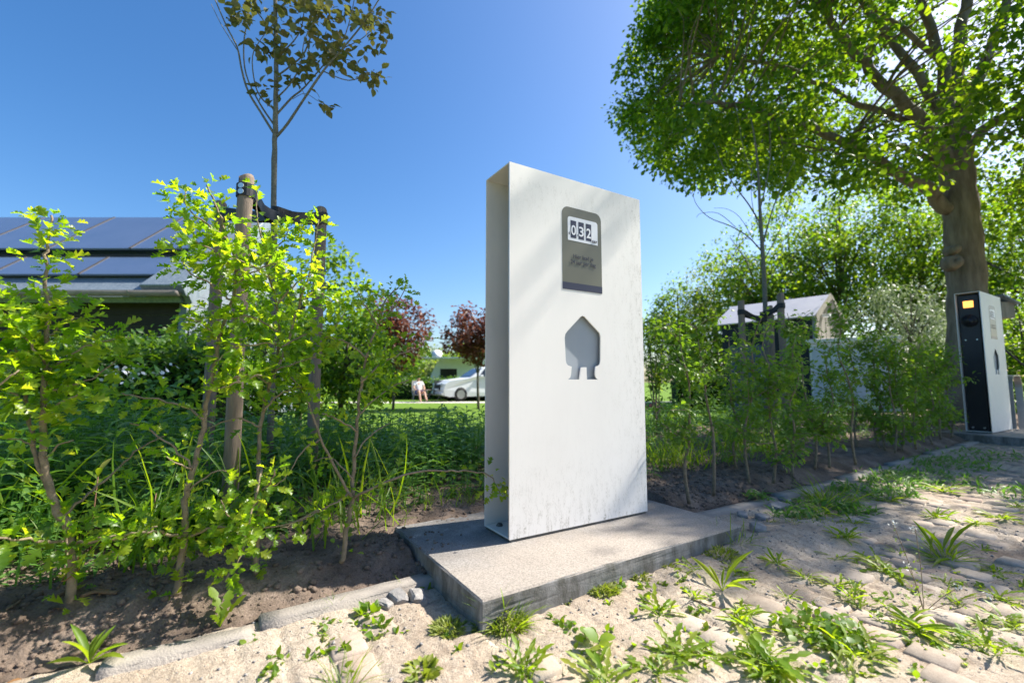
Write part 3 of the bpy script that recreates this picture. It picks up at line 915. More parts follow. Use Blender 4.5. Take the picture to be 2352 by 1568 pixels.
def inside(poly, x, y):
    c = np.zeros(len(x), bool)
    for (x1, y1), (x2, y2) in zip(poly, poly[1:] + poly[:1]):
        t = ((y1 > y) != (y2 > y)) & (x < (x2 - x1) * (y - y1) / (y2 - y1 + 1e-12) + x1)
        c ^= t
    return c
def project(P):
    d = P - np.array(CAM)
    f_ = d[:, 1] * math.cos(PITCH) + d[:, 2] * math.sin(PITCH)
    up_ = -d[:, 1] * math.sin(PITCH) + d[:, 2] * math.cos(PITCH)
    return 1176 + FPX * d[:, 0] / f_, 784 - FPX * up_ / f_
# crown: sampled in a broad dome, kept to the outline the oak has against the sky and to where its shade falls on the ground
oak_outline = [(1560, -900), (1540, -60), (1500, 10), (1470, 60), (1478, 110), (1440, 130), (1425, 190), (1432, 270), (1465, 330), (1530, 372), (1562, 400), (1610, 440),
               (1690, 440), (1760, 425), (1800, 470), (1880, 430), (1960, 420), (2060, 450), (2130, 500), (2200, 520), (2300, 560), (2500, 640), (4000, 700), (4000, -3000), (1500, -3000)]
LIMB_WIN = [(1700, 190), (1880, 60), (2060, -40), (2352, -60), (2400, 240), (2290, 520), (2150, 520), (1950, 420), (1800, 330)]
def crown_pts(n):
    P = np.empty((0, 3))
    while len(P) < n:
        q = rng.uniform(-1, 1, (n * 6, 3))
        q = q[(q ** 2).sum(1) < 1]
        q = q[(np.linalg.norm(q, axis=1) > rng.random(len(q)) ** 0.5 * 0.85)]
        X = np.stack([OBX + 0.1 + q[:, 0] * 5.6, OBY + 0.3 + q[:, 1] * 4.6, 6.4 + q[:, 2] * 4.3], 1)
        u, v = project(X)
        X = X[inside(oak_outline, u, v)]
        t = X[:, 2] / SUN.z
        gx, gy = X[:, 0] - SUN.x * t, X[:, 1] - SUN.y * t
        yb = np.interp(gx, SHX, SHY) + 0.35 * fbm(gx * 1.3 + 5, gy * 1.3, 2, 71)
        X = X[(gy > yb) & (fbm(gx * 1.5, gy * 1.5 + 3, 2, 77) > -0.09)]
        u, v = project(X)
        front = inside(LIMB_WIN, u, v) & (X[:, 1] < OBY + 0.5) & (rng.random(len(X)) < 0.62)
        X = X[~front]
        X = X[fbm(X[:, 0] * 0.75 + 0.5 * X[:, 1], X[:, 2] * 0.8 - 0.4 * X[:, 1], 2, 5) > -0.045]
        P = np.concatenate([P, X])
    return P[:n]
SHX = [-6, -4, -2.6, -1.46, -0.3, 0.35, 0.7, 1.0, 1.4, 2.0, 3.0, 5.0]
SHY = [1.75, 1.8, 1.85, 1.74, 2.0, 2.3, 2.1, 1.95, 2.3, 1.9, 1.2, 0.4]
NCL = 1450
CP = crown_pts(NCL)
# twigs join every clump to the nearest limb
LP = np.array([p[:] for p, r in limbs])
tw = MB()
for i in range(0, NCL, 2):
    d = np.linalg.norm(LP - CP[i], axis=1) + 0.6 * np.maximum(0, LP[:, 2] - CP[i, 2])
    s = Vector(LP[int(np.argmin(d))]); e = Vector(CP[i])
    ln = (e - s).length
    if ln > 2.6:
        j = int(np.argmin(np.where(np.arange(NCL) != i, np.linalg.norm(CP - CP[i], axis=1) + 5.0 * (np.linalg.norm(CP - np.array(s), axis=1) > ln - 0.4), 99)))
        s = Vector(CP[j])
        ln = (e - s).length
    m1 = s.lerp(e, 0.35) + Vector((random.uniform(-1, 1), random.uniform(-1, 1), random.uniform(0.0, 1))) * 0.1 * ln
    m2 = s.lerp(e, 0.7) + Vector((random.uniform(-1, 1), random.uniform(-1, 1), random.uniform(-0.3, 1))) * 0.09 * ln
    tw.tube(rel(smooth_line([s, m1, m2, e], 2), oak), [0.007 + 0.006 * ln, 0.0065 + 0.005 * ln, 0.006 + 0.004 * ln, 0.0055 + 0.002 * ln, 0.005, 0.004, 0.003], 5, False)
tw.build('branches', M['bark_oak'], oak, True)
def clumps(C, per, rad, size, flat=0.7, sj=0.3):
    n = len(C) * per
    base = np.repeat(C, per, 0)
    off = unit(n) * (rng.random((n, 1)) ** 0.6) * rad
    off[:, 2] *= flat
    P = base + off
    D = unit(n) * 0.8 + off / rad + np.array([0, 0, -0.15])
    Nn = unit(n) * 0.55 + np.array([0, 0, 1.0])
    return P, D, Nn, size * (1 + sj * rng.uniform(-1, 1, n))
P_, D_, N_, S_ = clumps(CP, 80, 0.42, 0.086)
foliage('crown', 'oak', P_, D_, N_, S_, M['oak'], oak)
# ------------------------------------------------------------------ hawthorn shrubs beside the slab: stems traced, every leaf its own piece
HM = [shape_mesh(k, M['haw']) for k in ('haw', 'haw2', 'haw3')]
HR = [shape_mesh(k, M['haw_red']) for k in ('haw', 'haw3')]
def shrub(name, label, base, branches, bdepth, size=0.058, seed=0, group=None):
    """branches: (pixel path, depth offset across the row at its end, r0, r1, leaves per metre, red tip)"""
    r_ = random.Random(seed)
    o = empty(name, base, 0, label, 'shrub', group)
    stems, leaves = MB(), []
    for px_, db, r0, r1, dens, red in branches:
        k = len(px_) - 1
        pts = []
        for i, (u, v) in enumerate(px_):
            pts.append(row(u, v, bdepth + db * (i / k) ** 0.7))
        if px_[0] == 'base':
            pass
        pts = smooth_line(pts, 5)
        jit = [Vector((r_.uniform(-1, 1), r_.uniform(-1, 1), r_.uniform(-1, 1))) * 0.004 for _ in pts]
        pts = [p + j for p, j in zip(pts, jit)]
        n = len(pts)
        stems.tube([p - o.location for p in pts], [r0 + (r1 - r0) * i / (n - 1) for i in range(n)], 7)
        # leaves on short spurs
        seg = [(pts[i], pts[i + 1]) for i in range(n - 1)]
        tot = sum((q - p).length for p, q in seg)
        cnt = max(1, int(tot * dens * 4.8)) if dens else 0
        for _ in range(cnt):
            t = r_.random() * 0.999 * (n - 1)
            i = int(t)
            if i / n < 0.04 and dens < 40: continue
            p = pts[i].lerp(pts[i + 1], t - i)
            if r_.random() > (0.95 if p.z > 0.66 else (0.75 if p.z < 0.36 and dens > 45 else 0.27)): continue
            d = (pts[i + 1] - pts[i]).normalized()
            out = Vector((r_.gauss(0, 1), r_.gauss(0, 1), r_.gauss(0, 1)))
            out = (out - d * out.dot(d)).normalized()
            tip = i / n > 0.9
            spur = r_.choice((0.006, 0.012, 0.03, 0.05)) if dens > 40 else r_.choice((0.004, 0.01, 0.02))
            q = p + out * spur + d * 0.01
            ax_ = out * 0.9 + d * r_.uniform(0.1, 0.9) + Vector((0, 0, r_.uniform(-0.35, 0.5)))
            nm = Vector((r_.gauss(0, 0.6), r_.gauss(0, 0.6) - 0.25, 0.9))
            leaves.append((q, ax_, nm, size * 0.63 * r_.uniform(0.5, 1.35) * (0.75 if tip else 1), red and i / n > 0.9))
    stems.build('stem', M['bark_young'], o, True)
    leaves.sort(key=lambda l: -l[3])
    pin = leaves[:300]
    for q, ax_, nm, s, red in pin:
        me = (HR if red else HM)[r_.randrange(2 if red else 3)]
        mt = Matrix.Translation(q - o.location) @ frame(ax_, nm).to_4x4() @ Matrix.Diagonal((s, s, s, 1))
        link('leaf', me, None, o, mt)
    if len(leaves) > 300:
        rs = leaves[300:]
        foliage('small_leaves', 'haw', np.array([l[0][:] for l in rs]), np.array([l[1][:] for l in rs]), np.array([l[2][:] for l in rs]), np.array([l[3] for l in rs]), M['haw_m'], o)
    return o
RB_ = 0.21
def gbase(u, v):
    return ground_at(u, v)
def bof(u, v):
    return ab(ground_at(u, v))[1]
s1 = shrub('hawthorn_shrub', 'young hawthorn with a tall red-tipped leader and an orange tie at its foot', gbase(160, 1395), [
    ([(160, 1400), (166, 1310), (157, 1220), (127, 1165), (107, 1090), (100, 980), (103, 900), (105, 830), (107, 750), (108, 680), (105, 600), (110, 540), (117, 495)], 0.02, 0.0135, 0.003, 62, True),
    ([(135, 1180), (95, 1085), (72, 990), (57, 900), (42, 820), (20, 760)], 0.05, 0.008, 0.003, 48, False),
    ([(140, 1190), (200, 1135), (262, 1083), (320, 1030), (380, 1000)], 0.12, 0.005, 0.002, 40, False),
    ([(157, 1245), (90, 1240), (30, 1236), (-40, 1240)], -0.12, 0.005, 0.002, 60, False),
    ([(160, 1248), (230, 1242), (300, 1232), (365, 1205)], -0.10, 0.005, 0.002, 48, False),
    ([(105, 860), (160, 820), (210, 790), (270, 780)], 0.0, 0.004, 0.0015, 60, False),
    ([(104, 830), (60, 780), (20, 730), (-10, 690)], -0.05, 0.004, 0.0015, 60, False),
    ([(102, 900), (180, 880), (230, 860), (290, 800)], 0.04, 0.004, 0.0015, 60, False),
    ([(100, 960), (150, 920), (190, 900)], -0.06, 0.003, 0.0015, 60, False),
    ([(104, 1050), (140, 1020), (170, 1010)], -0.05, 0.003, 0.0015, 50, False),
    ([(60, 920), (20, 900), (-20, 880)], -0.05, 0.003, 0.0015, 60, False),
    ([(80, 1020), (40, 1010), (0, 1000)], 0.0, 0.003, 0.0015, 55, False),
    ([(106, 780), (150, 740), (200, 730)], 0.06, 0.003, 0.0015, 60, False),
    ([(150, 1200), (155, 1270), (150, 1290)], -0.05, 0.003, 0.0015, 40, False),
], bof(160, 1395), 0.070, 11, 'hawthorn shrubs along the kerb')
s2 = shrub('hawthorn_shrub', 'bushy hawthorn with a pale crooked stem in front of the tall wooden stake', gbase(408, 1362), [
    ([(408, 1365), (415, 1290), (426, 1225), (424, 1150), (440, 1090), (460, 1020), (475, 930), (490, 850), (505, 770), (535, 680), (540, 600), (520, 540), (500, 480), (475, 425)], 0.05, 0.012, 0.003, 60, False),
    ([(420, 1235), (370, 1222), (320, 1222), (270, 1232), (225, 1235)], -0.06, 0.005, 0.002, 66, False),
    ([(428, 1232), (490, 1212), (560, 1212), (650, 1205), (760, 1158)], -0.04, 0.005, 0.002, 66, False),
    ([(445, 1075), (400, 1030), (350, 990), (300, 970)], 0.05, 0.004, 0.002, 45, False),
    ([(470, 960), (410, 930), (350, 915), (280, 905)], 0.08, 0.004, 0.002, 42, False),
    ([(480, 900), (540, 880), (600, 860)], -0.06, 0.004, 0.002, 50, False),
    ([(505, 780), (460, 740), (430, 730)], -0.04, 0.003, 0.0015, 70, False),
    ([(530, 690), (480, 650), (430, 620), (415, 560)], 0.03, 0.004, 0.0015, 90, False),
    ([(540, 620), (480, 570), (430, 545)], -0.05, 0.004, 0.0015, 90, False),
    ([(525, 550), (470, 510), (430, 480), (425, 440)], 0.0, 0.004, 0.0015, 100, False),
    ([(535, 660), (590, 620), (640, 600)], -0.05, 0.004, 0.0015, 90, False),
    ([(430, 1130), (480, 1090), (520, 1080)], -0.06, 0.003, 0.0015, 40, False),
    ([(440, 1080), (400, 1060), (380, 1050)], -0.08, 0.003, 0.0015, 60, False),
], bof(408, 1362), 0.060, 12, 'hawthorn shrubs along the kerb')
s3 = shrub('hawthorn_shrub', 'dense hawthorn whose drooping lit shoot hangs low over the bare soil', gbase(588, 1318), [
    ([(588, 1320), (592, 1230), (590, 1140), (596, 1040), (601, 960), (616, 890), (640, 800), (640, 720), (620, 640), (606, 570), (600, 530)], 0.08, 0.010, 0.0025, 60, False),
    ([(604, 560), (590, 490), (592, 430)], 0.02, 0.003, 0.0015, 14, False),
    ([(616, 890), (660, 790), (690, 690), (712, 620), (722, 560), (733, 505)], 0.02, 0.006, 0.002, 48, True),
    ([(596, 1060), (600, 1085), (590, 1130), (570, 1200), (555, 1270), (520, 1330)], -0.22, 0.005, 0.002, 95, False),
    ([(590, 1130), (620, 1110), (630, 1080)], -0.2, 0.004, 0.002, 85, False),
    ([(570, 1220), (520, 1180), (510, 1150)], -0.2, 0.003, 0.0015, 90, False),
    ([(640, 800), (700, 770), (760, 760), (800, 700)], 0.0, 0.004, 0.0015, 60, False),
    ([(640, 760), (580, 730), (530, 730), (480, 740)], -0.05, 0.004, 0.0015, 100, False),
    ([(635, 700), (680, 650), (720, 630)], -0.04, 0.004, 0.0015, 90, False),
    ([(620, 640), (560, 600), (520, 590)], -0.06, 0.004, 0.0015, 100, False),
    ([(610, 600), (650, 550), (670, 520)], 0.04, 0.003, 0.0015, 90, False),
    ([(640, 790), (590, 790), (540, 800), (500, 830)], -0.05, 0.004, 0.0015, 100, False),
    ([(630, 850), (690, 830), (740, 810)], -0.05, 0.004, 0.0015, 90, False),
    ([(620, 880), (570, 860), (520, 880)], -0.04, 0.004, 0.0015, 70, False),
    ([(606, 940), (650, 900), (700, 890)], -0.04, 0.004, 0.0015, 60, False),
    ([(600, 980), (540, 960), (470, 990)], 0.04, 0.004, 0.0015, 45, False),
    ([(690, 690), (730, 670), (760, 690)], 0.0, 0.003, 0.0015, 80, False),
], bof(588, 1318), 0.060, 13, 'hawthorn shrubs along the kerb')
s4 = shrub('hawthorn_shrub', 'open hawthorn whose long low branch reaches the white pillar', gbase(785, 1288), [
    ([(785, 1292), (798, 1210), (808, 1150), (812, 1080), (820, 980), (828, 900), (842, 820), (868, 745), (885, 690), (915, 660)], 0.04, 0.0105, 0.0025, 44, False),
    ([(808, 1142), (770, 1075), (740, 1010), (712, 940), (690, 890), (660, 860)], 0.0, 0.006, 0.002, 44, False),
    ([(812, 1142), (870, 1115), (940, 1088), (1010, 1080), (1075, 1082), (1120, 1090), (1140, 1112), (1148, 1135)], -0.16, 0.0055, 0.002, 60, False),
    ([(842, 820), (800, 790), (765, 775), (730, 775)], 0.0, 0.004, 0.0015, 60, False),
    ([(830, 880), (880, 830), (930, 810), (985, 790)], 0.02, 0.004, 0.0015, 50, False),
    ([(868, 745), (830, 690), (820, 660)], 0.0, 0.003, 0.0015, 60, False),
    ([(872, 740), (910, 700), (935, 660)], 0.0, 0.003, 0.0015, 60, False),
    ([(820, 990), (770, 960), (740, 950)], -0.05, 0.004, 0.0015, 60, False),
    ([(825, 950), (880, 900), (960, 860)], 0.04, 0.004, 0.0015, 40, False),
    ([(815, 1050), (850, 1000), (900, 970)], 0.03, 0.004, 0.0015, 45, False),
    ([(735, 1010), (700, 1030), (660, 1090), (620, 1120)], -0.05, 0.003, 0.0015, 40, False),
    ([(812, 1100), (760, 1050), (720, 1060)], 0.05, 0.003, 0.0015, 50, False),
    ([(808, 1130), (760, 1160), (700, 1190), (640, 1215)], -0.06, 0.004, 0.0015, 60, False),
], bof(785, 1288), 0.056, 14, 'hawthorn shrubs along the kerb')
b5 = L(ab(gbase(160, 1395))[0] - 0.33, bof(160, 1395) - 0.02, gz(-1.9, 0.2))
s5 = shrub('hawthorn_shrub', 'hawthorn at the end of the row with large blurred yellow-green leaves', b5, [
    ([(-150, 1480), (-140, 1300), (-120, 1100), (-110, 900), (-100, 760), (-90, 650)], 0.0, 0.012, 0.003, 50, False),
    ([(-115, 1000), (-60, 930), (-10, 890), (40, 850)], -0.02, 0.005, 0.002, 60, False),
    ([(-110, 900), (-50, 800), (0, 740), (50, 730)], 0.0, 0.005, 0.002, 70, False),
    ([(-120, 1100), (-60, 1080), (0, 1060)], 0.0, 0.005, 0.002, 50, False),
    ([(-105, 800), (-50, 740), (-20, 700)], 0.0, 0.004, 0.002, 60, False),
], 0.18, 0.062, 15, 'hawthorn shrubs along the kerb')
# tie, dry leaves, sticks on the soil
tp = row(160, 1320, bof(160, 1395)); rp = []
for k in range(15):
    t = 2 * math.pi * k / 14
    rp.append(tp + Vector((0.017 * math.cos(t), 0.017 * math.sin(t), 0.012 * math.sin(t * 1.0 + 0.6))))
rp += [tp + Vector((0.034, -0.005, 0.02)), tp + Vector((0.03, -0.01, 0.06))]
tag(MB().tube(rp, 0.0018, 5).build('plant_tie', M['dry'], None, True), 'thin orange tie looped round a hawthorn stem', 'tie')
def lay(p, dz=0.0):
    a, b = ab(p)
    z = float((soil_h(np.array([a]), np.array([b])) if b > 0.055 else gz_arr(np.array([a]), np.array([b])) + sand_h(np.array([a]), np.array([b])))[0])
    return Vector((p.x, p.y, z + dz))
dry_me = shape_mesh('simple', M['dry'], 'dry_leaf')
for u, v, s, rz, lb in ((150, 1408, 0.07, 1.3, 'curled brown dry leaf at the foot of the tied hawthorn'), (225, 1378, 0.06, 0.4, 'brown dry leaf beside a stick on the soil'), (62, 1500, 0.04, 2.2, 'small brown dry leaf lying on the lit soil near the kerb')):
    p = lay(ground_at(u, v), 0.008)
    o = link('dry_leaf', dry_me, None); o.location = p; o.rotation_euler = (0.2, 0.15, rz); o.scale = (s, s, s)
    tag(o, lb, 'leaf')
def stick(pxs, r, lb):
    pts = [lay(ground_at(u, v), r * 1.6) for u, v in pxs]
    tag(MB().tube(smooth_line(pts, 4), r, 6).build('stick', M['dry_twig'], None, True), lb, 'stick')
stick([(185, 1390), (215, 1375), (250, 1370), (268, 1368)], 0.006, 'thick broken stick lying behind the tied hawthorn')
stick([(12, 1420), (40, 1395), (52, 1378)], 0.003, 'thin twig poking out of the shaded soil')
stick([(1588, 1385), (1630, 1398), (1660, 1402)], 0.002, 'thin brown twig on the sunny paving bricks')

# ------------------------------------------------------------------ stakes, straps and the whitebeam sapling
def stake(u, v0, y, w_px, label, group, screws=False, lean=0.0):
    top = at(u, v0, y)
    r = 0.5 * w_px / FPX * y
    a, b = ab(top)
    base = Vector((top.x + lean, top.y, gz(a, b) - 0.1))
    o = empty('wooden_stake', (base.x, base.y, base.z), 0, label, 'stake', group)
    pts, rr = [], []
    for k in range(9):
        t = k / 8
        pts.append((base.lerp(top, t)) - base + Vector((random.uniform(-1, 1), random.uniform(-1, 1), 0)) * 0.003)
        rr.append(r * (1.03 - 0.05 * t) * random.uniform(0.98, 1.02))
    pts.append(top - base + Vector((0, 0, 0.004))); rr.append(r * 0.93)
    MB().tube(pts, rr, 12).build('post', M['stake'], o, True)
    if screws:
        for dz in (-0.055, -0.085):
            c = top - base + Vector((0.0, -r - 0.004, dz))
            MB().tube([c, c + Vector((0, -0.004, 0))], 0.014, 12).build('screw', M['screw'], o)
    return o, top, r
GS = 'stakes round the whitebeam sapling'
k1, t1, r1 = stake(566, 410, 2.25, 34, 'tall wooden stake with two bright screws in its strap', GS, True, 0.0)
k2, t2, r2 = stake(508, 470, 3.1, 26, 'weathered wooden stake behind the stake with the two screws', GS)
k3, t3, r3 = stake(738, 483, 3.15, 26, 'weathered wooden stake standing clear against the blue sky', GS)
TX = at(630, 600, 2.82)
def strap(top, r, zoff, tree_pt, rt, w, label, group):
    """loop round the stake, twist to the trunk, loop round it"""
    d = (tree_pt - top); d.z = 0
    e = d.normalized(); s = Vector((-e.y, e.x, 0))
    c = top + Vector((0, 0, zoff))
    pts = []
    for k in range(9):
        t = R(90 + 180 * k / 8)
        pts.append(c + e * math.cos(t) * (r + 0.004) + s * math.sin(t) * (r + 0.004))
    pts = pts[::-1]
    q = Vector((tree_pt.x, tree_pt.y, tree_pt.z))
    far = []
    for k in range(9):
        t = R(-90 + 180 * k / 8)
        far.append(q + e * math.cos(t) * (rt + 0.005) + s * math.sin(t) * (rt + 0.005))
    mid1 = (pts[-1].lerp(far[0], 0.5))
    loop = pts + [pts[-1].lerp(far[0], 0.33) + Vector((0, 0, -0.012)), pts[-1].lerp(far[0], 0.66) + Vector((0, 0, -0.015))] + far + [far[-1].lerp(pts[0], 0.33) + Vector((0, 0, -0.014)), far[-1].lerp(pts[0], 0.66) + Vector((0, 0, -0.01)), pts[0]]
    o = MB().strip([p - c for p in loop], (0, 0, 1), w, 0.005).build('tree_strap', M['strap'])
    o.location = c
    tag(o, label, 'strap', group)
GST = 'black straps of the whitebeam sapling'
tz = at(630, 495, 2.82).z
strap(t1, r1, -0.07, Vector((TX.x, TX.y, tz - 0.02)), 0.03, 0.065, 'black strap screwed to the stake with two bright screws', GST)
strap(t2, r2, -0.06, Vector((TX.x, TX.y, tz)), 0.028, 0.075, 'black strap round the stake behind the screwed one', GST)
strap(t3, r3, -0.06, Vector((TX.x, TX.y, tz + 0.01)), 0.026, 0.08, 'black strap on the stake that stands clear against the sky', GST)

sap = empty('whitebeam_sapling', (TX.x, TX.y, gz(*ab(TX))), 0, 'young whitebeam sapling with grey leaves, strapped between three stakes', 'tree')
sb = MB()
def sp(u, v, dy=0.0):
    return at(u, v, 2.82 + dy)
sap_lines = [   # px path, end depth offset, r0, r1
    ([(622, 990), (626, 800), (630, 600), (629, 400), (632, 300), (634, 200), (634, 100), (632, 0), (634, -120), (630, -260)], 0.0, 0.021, 0.010),
    ([(634, 315), (660, 285), (700, 225), (745, 160), (780, 120), (830, 60), (870, 0), (900, -60)], -0.15, 0.009, 0.003),
    ([(775, 125), (800, 60), (815, -10), (820, -80)], 0.1, 0.004, 0.002),
    ([(745, 165), (800, 185), (850, 172), (884, 178)], 0.1, 0.004, 0.002),
    ([(634, 265), (670, 225), (700, 200), (760, 130), (790, 100)], 0.18, 0.007, 0.003),
    ([(628, 305), (600, 260), (570, 210), (555, 160), (545, 110), (520, 60), (490, -10), (470, -60)], -0.1, 0.008, 0.003),
    ([(628, 285), (595, 235), (565, 170), (560, 100), (570, 40), (580, -40)], 0.16, 0.006, 0.003),
    ([(628, 250), (600, 225), (585, 190), (580, 130), (600, 90), (640, 40)], -0.12, 0.005, 0.002),
    ([(548, 120), (510, 60), (485, 10)], 0.1, 0.003, 0.002),
    ([(636, 175), (670, 150), (700, 120), (720, 60), (730, 0), (740, -80)], 0.12, 0.006, 0.003),
    ([(636, 120), (660, 110), (690, 70), (700, 10), (705, -60)], -0.1, 0.005, 0.002),
    ([(634, 90), (600, 40), (570, 0), (550, -60)], 0.05, 0.005, 0.002),
    ([(636, 225), (665, 195), (690, 150), (700, 90), (730, 40)], -0.16, 0.005, 0.002),
    ([(672, 228), (700, 215), (730, 232), (745, 238)], 0.0, 0.002, 0.0015),
    ([(700, 220), (690, 200), (672, 190)], 0.0, 0.002, 0.0015),
    ([(632, 30), (700, -40), (760, -120), (800, -200)], 0.0, 0.006, 0.003),
    ([(632, -20), (560, -100), (500, -190)], 0.1, 0.006, 0.003),
    ([(790, 110), (830, 90), (860, 60), (875, 25)], 0.1, 0.003, 0.002),
]
sap_pts = []
for px_, dy, r0, r1_ in sap_lines:
    k = len(px_) - 1
    pts = smooth_line([sp(u, v, dy * i / k) for i, (u, v) in enumerate(px_)], 4)
    if r0 > 0.02:
        pts[0].z = gz(*ab(TX)) - 0.05
        for i in range(3, len(pts)): pts[i] += Vector((random.uniform(-1, 1), random.uniform(-1, 1), 0)) * 0.003
    n = len(pts)
    sb.tube(rel(pts, sap), [(r0 + (r1_ - r0) * i / (n - 1)) * random.uniform(0.95, 1.08) for i in range(n)], 8)
    sap_pts.append(pts)
sb.build('trunk', M['bark_sap'], sap, True)
WB = shape_mesh('simple', M['white_beam'])
rl = random.Random(5)
leafspots = []     # whitebeam leaves sit in whorls near the twig ends
for w_ in [(748, 30, 26), (800, 20, 24), (830, 50, 18), (868, 30, 16), (872, 85, 10), (850, 110, 10), (780, 80, 18), (735, 80, 16), (760, 130, 20), (700, 60, 16), (655, 20, 18), (690, 20, 18), (640, 60, 12), (600, 30, 16), (560, 30, 10), (540, 45, 12), (650, 120, 10),
           (640, 95, 10), (590, 100, 14), (620, 130, 8), (720, 140, 14), (820, 165, 9), (862, 178, 22), (790, 160, 7), (733, 236, 9), (680, 175, 8), (608, 205, 10), (615, 215, 6), (535, 15, 8), (720, -10, 16), (770, -30, 20), (640, -40, 20), (580, -30, 14), (840, -20, 14), (690, 150, 12), (660, 190, 4), (780, 125, 14), (860, 55, 8)]:
    u0, v0, n_ = w_
    best = min(((at(u0, v0, p.y) - p).length, i, j) for i, ps in enumerate(sap_pts) for j, p in enumerate(ps))
    anc = sap_pts[best[1]][best[2]]
    c = at(u0, v0, anc.y + rl.uniform(-0.05, 0.05))
    for _ in range(int(n_ * 1.5)):
        out = Vector((rl.gauss(0, 1), rl.gauss(0, 1), rl.gauss(0, 0.7))).normalized()
        leafspots.append((c + out * rl.uniform(0.0, 0.05) + Vector((rl.gauss(0, 0.03), rl.gauss(0, 0.03), rl.gauss(0, 0.02))), out + Vector((0, 0, rl.uniform(-0.2, 0.5))), Vector((rl.gauss(0, 0.5), rl.gauss(0, 0.5), 1)), rl.uniform(0.042, 0.072)))
leafspots.sort(key=lambda l: -l[3])
for q, ax_, nm, s in leafspots[:300]:
    link('leaf', WB, None, sap, Matrix.Translation(q - sap.location) @ frame(ax_, nm).to_4x4() @ Matrix.Diagonal((s * 1.25, s, s, 1)))
rs = leafspots[300:]
if rs:
    M['wb_m'] = leaf_mat('whitebeam_small_leaf', [(0.13, 0.15, 0.06), (0.22, 0.17, 0.09)], [(0.16, 0.18, 0.03), (0.22, 0.22, 0.04)], 0.35, rough=0.7)
    foliage('small_leaves', 'simple', np.array([l[0][:] for l in rs]), np.array([l[1][:] for l in rs]), np.array([l[2][:] for l in rs]), np.array([l[3] for l in rs]), M['wb_m'], sap)

# ------------------------------------------------------------------ the bare sapling by the shed, with its stakes
GS2 = 'stakes round the bare sapling'
q1, u1, w1 = stake(1702, 692, 5.3, 15, 'round wooden stake in shade beside the bare sapling, its top lost in leaves', GS2)
q2, u2, w2 = stake(1768, 705, 5.7, 13, 'round wooden stake hidden behind the bare sapling trunk', GS2)
q3, u3, w3 = stake(1792, 677, 5.2, 16, 'pale wooden stake with a black band near its top, before the shed', GS2)
T2 = at(1758, 800, 5.4)
for tt, ww, lb in ((u1, w1, 'black strap from the shaded stake to the bare sapling'), (u2, w2, 'short black strap behind the bare sapling trunk'), (u3, w3, 'black strap on the pale stake before the shed')):
    strap(tt, ww, -0.13, Vector((T2.x, T2.y, tt.z - 0.2)), 0.035, 0.06, lb, 'black straps of the bare sapling')
bare = empty('bare_sapling', (T2.x, T2.y, gz(*ab(T2))), 0, 'leafless young sapling with whippy drooping twigs before the shed', 'tree')
bb = MB()
def bp(u, v, dy=0.0): return at(u, v, 5.4 + dy)
for px_, dy, r0, r1_ in [
    ([(1762, 1000), (1760, 800), (1756, 650), (1750, 550), (1745, 470), (1742, 400), (1735, 330), (1725, 270)], 0.0, 0.034, 0.006),
    ([(1752, 560), (1775, 480), (1800, 420), (1825, 370)], 0.2, 0.010, 0.003), ([(1750, 520), (1720, 470), (1690, 430), (1660, 380), (1640, 330)], -0.2, 0.010, 0.003),
    ([(1752, 580), (1720, 545), (1680, 520), (1630, 500), (1600, 470), (1590, 440)], 0.1, 0.009, 0.002), ([(1690, 522), (1650, 490), (1610, 490), (1600, 500)], 0.0, 0.004, 0.002),
    ([(1746, 480), (1760, 420), (1770, 350), (1765, 280), (1750, 240)], 0.1, 0.008, 0.002), ([(1742, 420), (1715, 370), (1700, 300), (1690, 240)], -0.1, 0.006, 0.002),
    ([(1700, 530), (1690, 570), (1700, 610), (1720, 650)], 0.1, 0.004, 0.002), ([(1730, 550), (1700, 500), (1670, 480), (1640, 478)], 0.2, 0.004, 0.002),
    ([(1754, 600), (1790, 530), (1810, 480), (1840, 440)], 0.1, 0.006, 0.002), ([(1750, 540), (1730, 480), (1725, 420), (1730, 380)], 0.1, 0.005, 0.002),
    ([(1720, 545), (1700, 560), (1680, 600), (1690, 640), (1680, 680)], -0.1, 0.003, 0.002), ([(1760, 660), (1790, 600), (1800, 550)], 0.0, 0.004, 0.002)]:
    k = len(px_) - 1
    pts = smooth_line([bp(u, v, dy * i / k) for i, (u, v) in enumerate(px_)], 4)
    if r0 > 0.03: pts[0].z = 0.0
    n = len(pts)
    bb.tube(rel(pts, bare), [r0 + (r1_ - r0) * i / (n - 1) for i in range(n)], 7)
bb.build('trunk', M['bark_sap'], bare, True)
